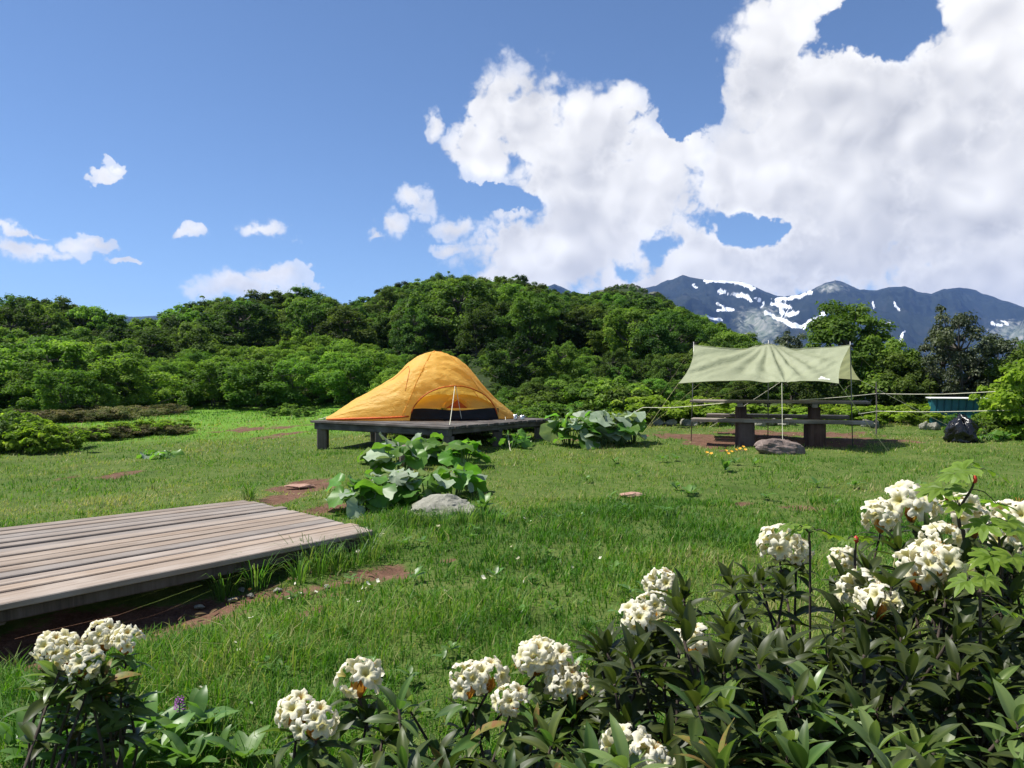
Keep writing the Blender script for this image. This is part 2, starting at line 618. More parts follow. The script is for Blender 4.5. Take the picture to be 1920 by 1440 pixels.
def dirt(x, y):
    d = np.full(np.shape(x), -1.0)
    for (cx, cy, rx, ry, st) in _dw:
        q = np.sqrt(((x - cx) / rx) ** 2 + ((y - cy) / ry) ** 2)
        d = np.maximum(d, st * (1.25 - q))
    n = fbm(x * 2.3, y * 2.3, 31, 4) - 0.5
    n2 = fbm(x * 9.0, y * 9.0, 35, 3) - 0.5
    return np.clip((d + n * 2.2 + n2 * 1.5) * 0.95, 0, 1)


def build_ground():
    def axis(a, b, step, lo, hi, g=1.16):
        v = list(np.arange(a, b + 1e-6, step))
        s = step; p = v[-1]
        while p < hi:
            s *= g; p += s; v.append(min(p, hi))
        s = step; p = v[0]; lead = []
        while p > lo:
            s *= g; p -= s; lead.append(max(p, lo))
        return np.array(lead[::-1] + v)
    xs = axis(-7.5, 8.5, 0.09, -6000, 6000)
    ys = axis(0.5, 19, 0.09, -300, 6000, 1.09)
    X, Y = np.meshgrid(xs, ys, indexing='ij')
    Z = hgt(X, Y)
    D = dirt(X, Y)
    Z = Z - 0.02 * D
    m = Mat('meadow_soil')
    co = m.coords('Object')
    n1 = m.noise(co, 1.3, 6, 0.6)
    n2 = m.noise(co, 9.0, 6, 0.65)
    n3 = m.noise(co, 60.0, 4, 0.6)
    gr = m.ramp(m.mix(0.5, n1, n2), [(0.3, (0.035, 0.060, 0.012)), (0.5, (0.075, 0.115, 0.024)), (0.7, (0.135, 0.150, 0.048))])
    sepn = m.n('ShaderNodeSeparateXYZ'); m.l(co, sepn.inputs[0])
    lush = m.ramp(n2, [(0.3, (0.075, 0.17, 0.018)), (0.7, (0.13, 0.25, 0.03))])
    gr = m.mix(m.attr('lush'), gr, lush)
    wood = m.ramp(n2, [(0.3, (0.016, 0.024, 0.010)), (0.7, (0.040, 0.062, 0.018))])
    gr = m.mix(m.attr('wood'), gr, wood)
    soil = m.ramp(m.mix(0.45, n2, n3), [(0.32, (0.060, 0.032, 0.021)), (0.5, (0.125, 0.068, 0.045)), (0.68, (0.21, 0.125, 0.085))])
    d = m.attr('dirt')
    c = m.mix(m.rng(m.math('ADD', d, m.math('MULTIPLY', m.math('SUBTRACT', n3, 0.5), 0.9)), 0.3, 0.55), gr, soil)
    mat = m.done(m.principled(c, 0.95, 0.1, 0, m.bump(m.math('ADD', n2, n3), 0.7, 0.02)))
    px = 960 + 1450 * X / np.maximum(Y, 1)
    lush_a = sstep(15.5, 18.5, Y + (fbm(X * .5, Y * .5, 77) - .5) * 2) * sstep(860, 780, px) * sstep(38, 30, Y)
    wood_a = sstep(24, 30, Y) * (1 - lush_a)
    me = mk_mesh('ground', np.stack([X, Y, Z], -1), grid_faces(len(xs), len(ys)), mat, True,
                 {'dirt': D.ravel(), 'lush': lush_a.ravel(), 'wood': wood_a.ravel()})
    tag(link('ground', me), kind='structure')


build_ground()


# ------------------------------------------------------------------ the far mountain range
MTN = np.array([(-1500, 590), (-600, 575), (0, 600), (400, 590), (820, 560), (960, 556), (1000, 548), (1022, 538), (1040, 532), (1058, 541), (1080, 552), (1150, 548), (1200, 543),
                (1228, 536), (1252, 525), (1280, 517), (1300, 521), (1326, 525), (1360, 526), (1390, 529), (1415, 538), (1438, 549), (1458, 555), (1490, 554),
                (1520, 545), (1545, 531), (1566, 526), (1590, 533), (1612, 543), (1640, 545), (1668, 539), (1695, 537), (1720, 546), (1745, 551), (1770, 542),
                (1800, 538), (1828, 545), (1850, 553), (1880, 562), (1920, 577), (1990, 596), (2100, 570), (2300, 560), (2700, 590), (3400, 620)], float)
SNOW = [(1326, 526, 1392, 531, 3.5), (1388, 532, 1418, 541, 4), (1345, 545, 1395, 556, 2.5), (1390, 552, 1408, 562, 4), (1352, 568, 1362, 580, 3), (1348, 583, 1374, 581, 3),
        (1360, 578, 1376, 582, 3), (1440, 585, 1462, 600, 3), (1455, 597, 1488, 608, 4), (1484, 610, 1512, 612, 4), (1510, 608, 1542, 590, 3), (1455, 560, 1492, 557, 3.5),
        (1452, 570, 1478, 574, 4), (1460, 580, 1478, 592, 3.5), (1474, 592, 1494, 586, 5), (1492, 556, 1520, 547, 2.5), (1640, 567, 1642, 580, 2.5), (1676, 567, 1686, 582, 3),
        (1683, 640, 1696, 622, 3), (1640, 578, 1640, 578, 3), (1656, 608, 1662, 606, 3), (1858, 606, 1870, 608, 2.5), (1880, 605, 1886, 610, 2.5), (1335, 598, 1352, 600, 2.5),
        (1298, 532, 1306, 541, 2.0), (1422, 560, 1430, 575, 2.0), (1325, 595, 1340, 597, 2), (1536, 588, 1550, 582, 2.5), (1520, 600, 1536, 596, 2.5)]


def build_mountains():
    cols = np.concatenate([np.arange(-1500, 950, 24.0), np.arange(950, 2050, 2.0), np.arange(2050, 3401, 22.0)])
    s = np.concatenate([np.linspace(-0.30, 0, 6)[:-1], np.linspace(0, 1, 250) ** 1.15])
    PX, SS = np.meshgrid(cols, s, indexing='ij')
    sky = np.interp(PX, MTN[:, 0], MTN[:, 1]) + (fbm(PX * 0.05, PX * 0 + 3, 9, 4) - 0.5) * 5
    YR = 4300.0 + (fbm(PX * 0.006, PX * 0, 4, 3) - 0.5) * 700
    zr = CAM_Z + (710 - sky) / 1450.0 * YR
    Y = YR - SS * 2500.0
    X = (PX - 960) / 1450.0 * Y
    sp = np.clip(SS, 0, 1)
    prof = (1 - sp) ** 1.25
    Z = zr * prof - 90 * sp
    # spurs and gullies running down from the crest
    warp = (fbm(X / 500, Y / 500, 61, 3) - 0.5) * 500
    r1 = 1 - np.abs(2 * fbm((X + warp) / 330, Y / 900, 12, 2) - 1)
    r2 = 1 - np.abs(2 * fbm((X + warp * .6) / 120, Y / 300, 23, 4, 0.6) - 1)
    env = sstep(0, 0.10, sp) * (1 - sp * 0.6)
    Z = Z + ((r1 - 0.78) * 300 + (r2 - 0.75) * 110) * env
    r3 = fbm(X / 45, Y / 60, 29, 4, 0.6) - 0.5
    Z = Z + r3 * 16 * sstep(0, 0.05, sp)
    lim = CAM_Z + (710 - sky - 1.5 - 14 * sp) / 1450.0 * Y
    Z = np.where(SS > 0, np.minimum(Z, lim), Z)
    Z = np.where(SS < 0, zr + SS * 1400, Z)
    py = 710 - (Z - CAM_Z) / Y * 1450.0
    jx = PX + (fbm(PX * .07, py * .10, 40, 4) - .5) * 22
    jy = py + (fbm(PX * .12, py * .12, 50, 3) - .5) * 9
    snow = np.zeros_like(PX)
    for (x0, y0, x1, y1, r) in SNOW:
        dx, dy = x1 - x0, y1 - y0
        L2 = dx * dx + dy * dy + 1e-6
        t = np.clip(((jx - x0) * dx + (jy - y0) * dy) / L2, 0, 1)
        q = np.hypot(jx - x0 - t * dx, jy - y0 - t * dy)
        snow = np.maximum(snow, np.clip((r * 0.95 - q) / 2.2 + 0.5, 0, 1))
    snow *= (SS >= 0)
    rock = np.exp(-(((PX - 1425) / 50) ** 2 + ((py - 610) / 40) ** 2)) + 0.7 * np.exp(-(((PX - 1560) / 40) ** 2 + ((py - 540) / 14) ** 2)) \
        + 0.8 * np.exp(-(((PX - 1900) / 60) ** 2 + ((py - 625) / 30) ** 2))
    m = Mat('mountain_rock')
    co = m.coords('Object')
    n1 = m.noise(co, 0.009, 8, 0.65)
    n2 = m.noise(m.mapv(co, (1, 1, 0.35)), 0.03, 6, 0.65)
    base = m.ramp(n1, [(0.34, (0.006, 0.010, 0.007)), (0.55, (0.013, 0.019, 0.012)), (0.7, (0.03, 0.033, 0.028))])
    rk = m.ramp(n2, [(0.35, (0.09, 0.12, 0.07)), (0.5, (0.17, 0.19, 0.15)), (0.65, (0.32, 0.31, 0.28))])
    c = m.mix(m.rng(m.math('ADD', m.attr('rock'), m.math('MULTIPLY', m.math('SUBTRACT', n2, 0.5), 1.3)), 0.35, 0.75, 0, 0.9), base, rk)
    c = m.mix(m.rng(m.attr('snow'), 0.35, 0.65), c, (0.74, 0.77, 0.82))
    mat = m.done(m.principled(c, 0.9, 0.1))
    me = mk_mesh('mountain', np.stack([X, Y, Z], -1), grid_faces(len(cols), len(s))[:, ::-1], mat, True,
                 {'snow': snow.ravel(), 'rock': rock.ravel()})
    tag(link('mountain', me), kind='structure')


build_mountains()


# ------------------------------------------------------------------ haze
def build_haze():
    lo, hi = np.array([-6400, -700, -190]), np.array([6400, 6400, 640])
    lo[0] = -9000; hi[0] = 9000
    V = [(x, y, z) for x in (lo[0], hi[0]) for y in (lo[1], hi[1]) for z in (lo[2], hi[2])]
    fs = np.array([(0, 1, 3, 2), (4, 6, 7, 5), (0, 4, 5, 1), (2, 3, 7, 6), (0, 2, 6, 4), (1, 5, 7, 3)])
    m = Mat('air')
    v = m.n('ShaderNodeVolumePrincipled')
    v.inputs['Color'].default_value = (0.26, 0.47, 1.0, 1)
    v.inputs['Density'].default_value = 0.00008
    v.inputs['Anisotropy'].default_value = 0.1
    m.l(v.outputs[0], m.out.inputs['Volume'])
    o = link('haze', mk_mesh('haze', V, fs, m.m))
    tag(o, 'thin blue air between the meadow and the mountains', 'haze', kind='stuff')


build_haze()


# ------------------------------------------------------------------ grass
def deck_mask(x, y):
    """1 where a deck or platform keeps the grass off"""
    q = np.zeros(np.shape(x))
    for (o, a, b) in KEEP_OFF:
        dx, dy = x - o[0], y - o[1]
        det = a[0] * b[1] - a[1] * b[0]
        u = (dx * b[1] - dy * b[0]) / det
        v = (a[0] * dy - a[1] * dx) / det
        q = np.maximum(q, ((u > 0) & (u < 1) & (v > 0) & (v < 1)).astype(float))
    return q


DN, DF = np.array([-1.10, 6.30]), np.array([-2.73, 7.90])          # near and far right corners of the low deck
DDIR = np.array([-0.700, -0.7141])
TC, TA, TB = np.array([-1.0, 12.08]), np.array([-3.62, 13.94]), np.array([0.68, 14.50])
KEEP_OFF = [(np.array([.42, 1.0]), np.array([1.9, 0]), np.array([.35, 1.45])), (DN + DDIR * -0.02, DDIR * 4.4, DF - DN), (TC + 0.5 * (TA - TC) * 0.5 + 0.15 * (TB - TC), (TA - TC) * 0.7, (TB - TC) * 0.7)]


def build_grass():
    g = np.random.default_rng(5)
    Vs, Fs, Ts, n0 = [], [], [], 0

    def batch(ya, yb, dens, hmin, hmax, wid, segs, pxlo=-160, pxhi=2080, thin_fn=None, tmean=0.45):
        nonlocal n0
        # sample y with density growing with the width of the view
        area = (pxhi - pxlo) / 1450.0 * (yb * yb - ya * ya) / 2
        n = int(area * dens)
        y = np.sqrt(g.random(n) * (yb * yb - ya * ya) + ya * ya)
        x = (pxlo - 960 + g.random(n) * (pxhi - pxlo)) / 1450.0 * y
        tuft = fbm(x * 2.6, y * 2.6, 91, 3)
        patch = fbm(x * 0.7, y * 0.7, 93, 3)
        fine = fbm(x * 7.0, y * 7.0, 95, 2)
        keep = g.random(n) < np.clip(0.35 + 1.5 * (fine - 0.25), 0.2, 1) * (1 - np.clip(dirt(x, y) * 1.25, 0, 0.985)) * (1 - deck_mask(x, y))
        if thin_fn is not None:
            keep &= g.random(n) < thin_fn(x, y)
        x, y, tuft, patch, fine = x[keep], y[keep], tuft[keep], patch[keep], fine[keep]
        n = len(x)
        z = hgt(x, y) - 0.01
        mown = sstep(6.0, 8.5, y + (patch - .5) * 3)
        h = (hmin + (hmax - hmin) * g.random(n) ** 1.6) * (0.45 + 1.15 * np.clip(tuft * 1.7 - 0.3, 0, 1.2)) * (1 - 0.35 * mown)
        h *= 1 - 0.5 * np.clip(dirt(x, y) * 2, 0, 1)
        a = g.random(n) * 2 * np.pi
        lean = np.abs(g.normal(0, 0.8, n)) + 0.15
        ld = np.stack([np.cos(a), np.sin(a)], 1)
        wd = np.stack([-np.sin(a + g.normal(0, .6, n)), np.cos(a)], 1)
        w = wid * (0.6 + 0.8 * g.random(n)) / 2
        dry = np.clip(mown * 0.42 + (patch - 0.5) * 1.2 - 0.08, 0, 1)
        t = np.clip(g.normal(tmean, 0.19, n) + (patch - .5) * .75 + (tuft - .5) * .25 + (g.random(n) < 0.05 + 0.30 * dry) * 0.40 + dry * 0.28, 0, 1)
        base = np.stack([x, y, z], 1)
        rows = []
        for k in range(segs + 1):
            f = k / segs
            p = base.copy()
            p[:, :2] += ld * (h * lean * f ** 1.8 * 0.8)[:, None]
            p[:, 2] += h * f * (1 - 0.28 * np.minimum(lean, 1.4) * f)
            if k < segs:
                ww = w * (1 - 0.5 * f)
                q = p.copy(); q[:, :2] += wd * ww[:, None]
                p[:, :2] -= wd * ww[:, None]
                rows += [p, q]
            else:
                rows.append(p)
        k = len(rows)
        V = np.stack(rows, 1).reshape(-1, 3)
        b = n0 + np.arange(n)[:, None] * k
        for s_ in range(segs - 1):
            i = 2 * s_
            Fs.append(np.concatenate([b + i, b + i + 1, b + i + 3], 1)); Fs.append(np.concatenate([b + i, b + i + 3, b + i + 2], 1))
        Fs.append(np.concatenate([b + k - 3, b + k - 2, b + k - 1], 1))
        Vs.append(V); Ts.append(np.repeat(t, k)); n0 += n * k

    lefts = lambda x, y: sstep(1100, 900, 960 + 1450 * x / y)
    batch(1.3, 4.5, 4600, 0.05, 0.15, 0.0058, 2, tmean=0.28)
    batch(4.5, 8.5, 2500, 0.045, 0.125, 0.0085, 2, tmean=0.33)
    batch(8.5, 13.5, 1050, 0.045, 0.115, 0.013, 1, tmean=0.46)
    batch(13.5, 20.5, 420, 0.05, 0.12, 0.020, 1, tmean=0.47)
    batch(20, 31, 130, 0.06, 0.13, 0.035, 1, thin_fn=lefts, tmean=0.33)
    m = Mat('grass_blade')
    c = m.ramp(m.attr(), [(0.0, (0.027, 0.085, 0.007)), (0.35, (0.064, 0.172, 0.011)), (0.6, (0.140, 0.240, 0.024)), (0.82, (0.25, 0.26, 0.080)), (1.0, (0.34, 0.30, 0.14))])
    tc = m.mix(1.0, c, (1.35, 1.6, 0.6), 'MULTIPLY')
    mat = m.done(m.thin(c, tc, 0.38, 0.55, 0.25))
    me = mk_mesh('grass', np.concatenate(Vs), np.concatenate(Fs), mat, False, {'tint': np.concatenate(Ts)})
    tag(link('grass', me), 'short green and yellowing meadow grass over the clearing', 'grass', kind='stuff')
    print('grass tris', len(me.polygons))


build_grass()

# ------------------------------------------------------------------ trees and shrubs
M = {}
M['bark'] = wood_mat('bark', (0.035, 0.028, 0.022), (0.085, 0.07, 0.055), (0.16, 0.145, 0.125), 'Z', 0.8, 0.95)
M['leaf_dark'] = leaf_mat('leaf_dark', (0.026, 0.052, 0.011), (0.060, 0.112, 0.020), (0.120, 0.185, 0.038), 0.36, 0.6, 0.15, 0.42, 1.6)
M['leaf_mid'] = leaf_mat('leaf_mid', (0.040, 0.084, 0.013), (0.088, 0.168, 0.024), (0.155, 0.240, 0.042), 0.38, 0.6, 0.15, 0.34, 1.6)
M['leaf_bright'] = leaf_mat('leaf_bright', (0.052, 0.112, 0.014), (0.110, 0.205, 0.026), (0.185, 0.290, 0.046), 0.42, 0.6, 0.15, 0.26, 1.5)
M['leaf_lime'] = leaf_mat('leaf_lime', (0.085, 0.150, 0.014), (0.170, 0.270, 0.025), (0.27, 0.36, 0.05), 0.45, 0.6, 0.15, 0.15, 1.4)
M['leaf_fir'] = leaf_mat('leaf_fir', (0.010, 0.022, 0.012), (0.024, 0.045, 0.022), (0.050, 0.080, 0.036), 0.12, 0.5, 0.3, 0.2, 1.0)
M['leaf_brown'] = leaf_mat('leaf_brown', (0.055, 0.075, 0.020), (0.115, 0.125, 0.045), (0.20, 0.165, 0.090), 0.30, 0.7, 0.15, 0.4, 1.2)
M['leaf_grey'] = leaf_mat('leaf_grey', (0.028, 0.042, 0.020), (0.060, 0.082, 0.036), (0.105, 0.13, 0.062), 0.25, 0.5, 0.35, 0.2, 1.2)


def unit(v):
    return v / (np.linalg.norm(v, axis=-1, keepdims=True) + 1e-9)


def leaf_cards(g, C, N_, size, aspect=0.62, tint=0.5):
    """diamond leaves, folded along the middle: C centres, N_ normals"""
    n = len(C)
    a = unit(np.cross(N_, unit(g.normal(size=(n, 3)))))
    b = np.cross(N_, a)
    s = (size * (0.6 + 0.8 * g.random(n)))[:, None]
    fold = N_ * s * 0.16
    V = np.stack([C - a * s * .55, C + b * s * aspect * .5 + fold, C + a * s * .55, C - b * s * aspect * .5 + fold], 1).reshape(-1, 3)
    k = np.arange(n)[:, None] * 4
    Fc = np.concatenate([np.concatenate([k, k + 1, k + 2], 1), np.concatenate([k, k + 2, k + 3], 1)])
    return V, Fc, np.repeat(np.broadcast_to(tint, (n,)), 4)


def make_tree(seed, H, Rad, leaf, nclump, per, mat, trunk=True, base=0.18, droop=0.0, open_=0.0, flat=0.75, name='crown', stems=1):
    g = np.random.default_rng(seed)
    # clump centres spread through an uneven crown with lobes and stray shoots
    cs, rs = [], []
    kx = 0.55 + 0.55 * g.random(); lob = g.random(3) * 6.283; la = 0.15 + .25 * g.random()
    lean = g.normal(0, .16, 2) * Rad
    for i in range(nclump):
        f = (i + 0.5) / nclump
        hh = base + (1 - base) * f ** 0.9
        x = (hh - base) / (1 - base)
        env = math.sin(math.pi * min(1, (0.10 + 0.87 * x) ** kx * 0.95)) ** 0.75 + .10
        a = i * 2.39996 + g.normal(0, .5)
        env *= 1 + la * math.sin(2 * a + lob[0] + 3 * x) + .15 * math.sin(3 * a + lob[1] - 5 * x)
        env *= 0.75 + 0.5 * g.random()
        shoot = g.random() < .14
        r = Rad * env * (0.45 + 0.55 * g.random() ** 0.5) * (1.25 if shoot else 1)
        cs.append((math.cos(a) * r + lean[0] * x, math.sin(a) * r * 0.95 + lean[1] * x, H * hh * (0.90 + .1 * g.random() + (.10 * g.random() if shoot else 0)) - droop * r))
        rs.append(Rad * (0.20 + 0.20 * g.random()) * (1 - 0.30 * f) * (.6 if shoot else 1))
    cs = np.array(cs); rs = np.array(rs)
    cnt = np.maximum(8, (per * (rs / rs.mean()) ** 1.6)).astype(int)
    idx = np.repeat(np.arange(nclump), cnt)
    n = len(idx)
    d = unit(g.normal(size=(n, 3)))
    d[:, 2] = np.where(d[:, 2] < -0.3, -d[:, 2] * .6, d[:, 2])
    rad = rs[idx] * (0.45 + 0.6 * g.random(n) ** 0.6) * (1 + 0.35 * (g.random(n) < 0.10))
    C = cs[idx] + d * rad[:, None] * np.array([1, 1, flat])
    if open_:
        keep = g.random(n) > open_ * fbm(C[:, 0] * 3 / Rad + C[:, 1], C[:, 2] * 3 / Rad, seed, 2) * 1.6
        C, d, idx = C[keep], d[keep], idx[keep]; n = len(C)
    N_ = unit(d * 0.8 + np.array([0, 0, 0.75]) + g.normal(0, 0.45, (n, 3)))
    clump_t = g.normal(0.5, 0.24, nclump)
    t = np.clip(clump_t[idx] + g.normal(0, 0.14, n), 0, 1)
    V, Fc, T = leaf_cards(g, C, N_, leaf, 0.7, t)
    crown = mk_mesh(name, V, Fc, mat, False, {'tint': T})
    tm = None
    if trunk:
        mb = MB()
        for s_ in range(stems):
            ox = g.normal(0, .12 * Rad, 2) if stems > 1 else np.zeros(2)
            top = np.array([ox[0] * 2.2 + g.normal(0, .1 * Rad), ox[1] * 2.2 + g.normal(0, .1 * Rad), H * 0.82])
            q = np.array([[ox[0] * .5, ox[1] * .5, -0.3], [ox[0], ox[1], H * .2], [ox[0] * 1.6 + g.normal(0, .05 * Rad), ox[1] * 1.6, H * .5], top])
            pth = smooth_path(q, 9)
            r0 = 0.028 * H / stems ** .5
            mb.tube(pth, np.linspace(r0, r0 * .2, 9), 6, 0.5)
            for c in cs[s_::stems][::2]:
                k = int(np.clip((c[2] / H - .12) / .82 * 8, 1, 7))
                mid = (pth[k] + c) / 2 + np.array([0, 0, -.05 * H])
                mb.tube(smooth_path([pth[k], mid, c], 5), np.linspace(r0 * .42, r0 * .1, 5), 4, 0.5)
        tm = mb.mesh('trunk', M['bark'], smooth=True)
    return crown, tm


def make_fir(seed, H, Rad, mat):
    g = np.random.default_rng(seed)
    mb = MB(); mb.tube([(0, 0, -.3), (0, 0, H * .5), (0, 0, H * .98)], [0.03 * H, .018 * H, .003 * H], 6)
    Cs, Ns = [], []
    layers = 15
    for i in range(layers):
        f = i / (layers - 1)
        z = H * (0.12 + 0.86 * f)
        r = Rad * (1 - f) ** 0.85 * (0.85 + .3 * g.random()) + 0.06
        nb = max(4, int(10 * (1 - f) + 4))
        for k in range(nb):
            a = k * 2 * np.pi / nb + g.normal(0, .25) + i
            rr = r * (0.75 + .4 * g.random())
            m_ = int(18 + 60 * rr / Rad)
            s = g.random(m_) ** 0.7
            p = np.stack([np.cos(a) * rr * s, np.sin(a) * rr * s, z - 0.25 * rr * s + 0.1 * rr * s * s], 1)
            p += g.normal(0, 1, (m_, 3)) * np.array([.10, .10, .04]) * Rad * (0.3 + .7 * s[:, None])
            Cs.append(p)
            Ns.append(unit(np.array([np.cos(a) * .3, np.sin(a) * .3, 1]) + g.normal(0, .4, (m_, 3))))
    C = np.concatenate(Cs); N_ = np.concatenate(Ns)
    V, Fc, T = leaf_cards(g, C, N_, 0.062 * H * .55, 0.5, np.clip(g.normal(.45, .2, len(C)), 0, 1))
    return mk_mesh('crown', V, Fc, mat, False, {'tint': T}), mb.mesh('trunk', M['bark'], smooth=True)


PROTO = {
    'dark': [make_tree(100 + i, 5.0, 1.9, 0.165, 72, 175, M['leaf_dark'], flat=0.95) for i in range(5)],
    'mid': [make_tree(120 + i, 4.2, 1.7, 0.145, 64, 180, M['leaf_mid'], flat=0.9) for i in range(4)],
    'bright': [make_tree(140 + i, 2.6, 1.35, 0.105, 64, 180, M['leaf_bright'], base=0.08, flat=0.85, stems=3) for i in range(5)],
    'lime': [make_tree(160 + i, 1.7, 1.15, 0.13, 34, 130, M['leaf_lime'], base=0.06, flat=0.5, stems=3) for i in range(3)],
    'low': [make_tree(180 + i, 0.8, 0.75, 0.085, 26, 120, M['leaf_mid'], base=0.10, flat=0.55, stems=3) for i in range(3)],
    'lowlime': [make_tree(190 + i, 0.75, 0.72, 0.10, 24, 110, M['leaf_lime'], base=0.10, flat=0.5, stems=3) for i in range(3)],
    'brown': [make_tree(200 + i, 0.5, 0.85, 0.07, 30, 120, M['leaf_brown'], base=0.12, flat=0.45, stems=3) for i in range(3)],
    'open': [make_tree(220 + i, 5.2, 1.8, 0.135, 60, 230, M['leaf_grey'], base=0.22, flat=0.8, open_=0.22) for i in range(3)],
    'dense': [make_tree(247 + i, 5.2, 2.0, 0.14, 95, 230, M['leaf_mid'], base=0.06, flat=0.7) for i in range(2)],
    'fir': [make_fir(260 + i, 6.0, 1.6, M['leaf_fir']) for i in range(2)],
    'far': [make_tree(280 + i, 3.2, 1.7, 0.30, 26, 60, M['leaf_dark'] if i else M['leaf_mid'], base=0.08, flat=0.75) for i in range(3)],
}
HOF = {'dark': 5.0, 'mid': 4.2, 'bright': 2.6, 'lime': 1.7, 'low': .8, 'lowlime': .75, 'brown': .5, 'open': 5.2, 'dense': 5.2, 'fir': 6.0, 'far': 3.2}
_count = {}


def plant(kind, name, label, cat, pos, h, wide=1.0, group=None, sink=0.05):
    """one tree or shrub: an Empty with its own trunk and crown"""
    i = _count.get(kind, 0); _count[kind] = i + 1
    cr, tr = PROTO[kind][i % len(PROTO[kind])]
    s = h / HOF[kind]
    o = thing(name, label, cat, (pos[0], pos[1], pos[2] - sink * h), group)
    o.scale = (s * wide, s * wide, s)
    o.rotation_euler = (0, 0, rng.random() * 6.283)
    link('crown', cr, o)
    if tr is not None:
        link('trunk', tr, o)
    return o


SKY = np.array([(-300, 560), (0, 556), (60, 552), (110, 562), (150, 570), (210, 576), (240, 590), (270, 602), (310, 590), (350, 562), (400, 560), (450, 553), (520, 547), (560, 544), (620, 552),
                (660, 566), (690, 548), (740, 530), (800, 520), (850, 510), (880, 506), (910, 520), (945, 514), (980, 526), (1030, 545), (1060, 545), (1100, 553), (1120, 549), (1180, 545), (1240, 560),
                (1300, 592), (1350, 612), (1400, 636), (1450, 655)], float)


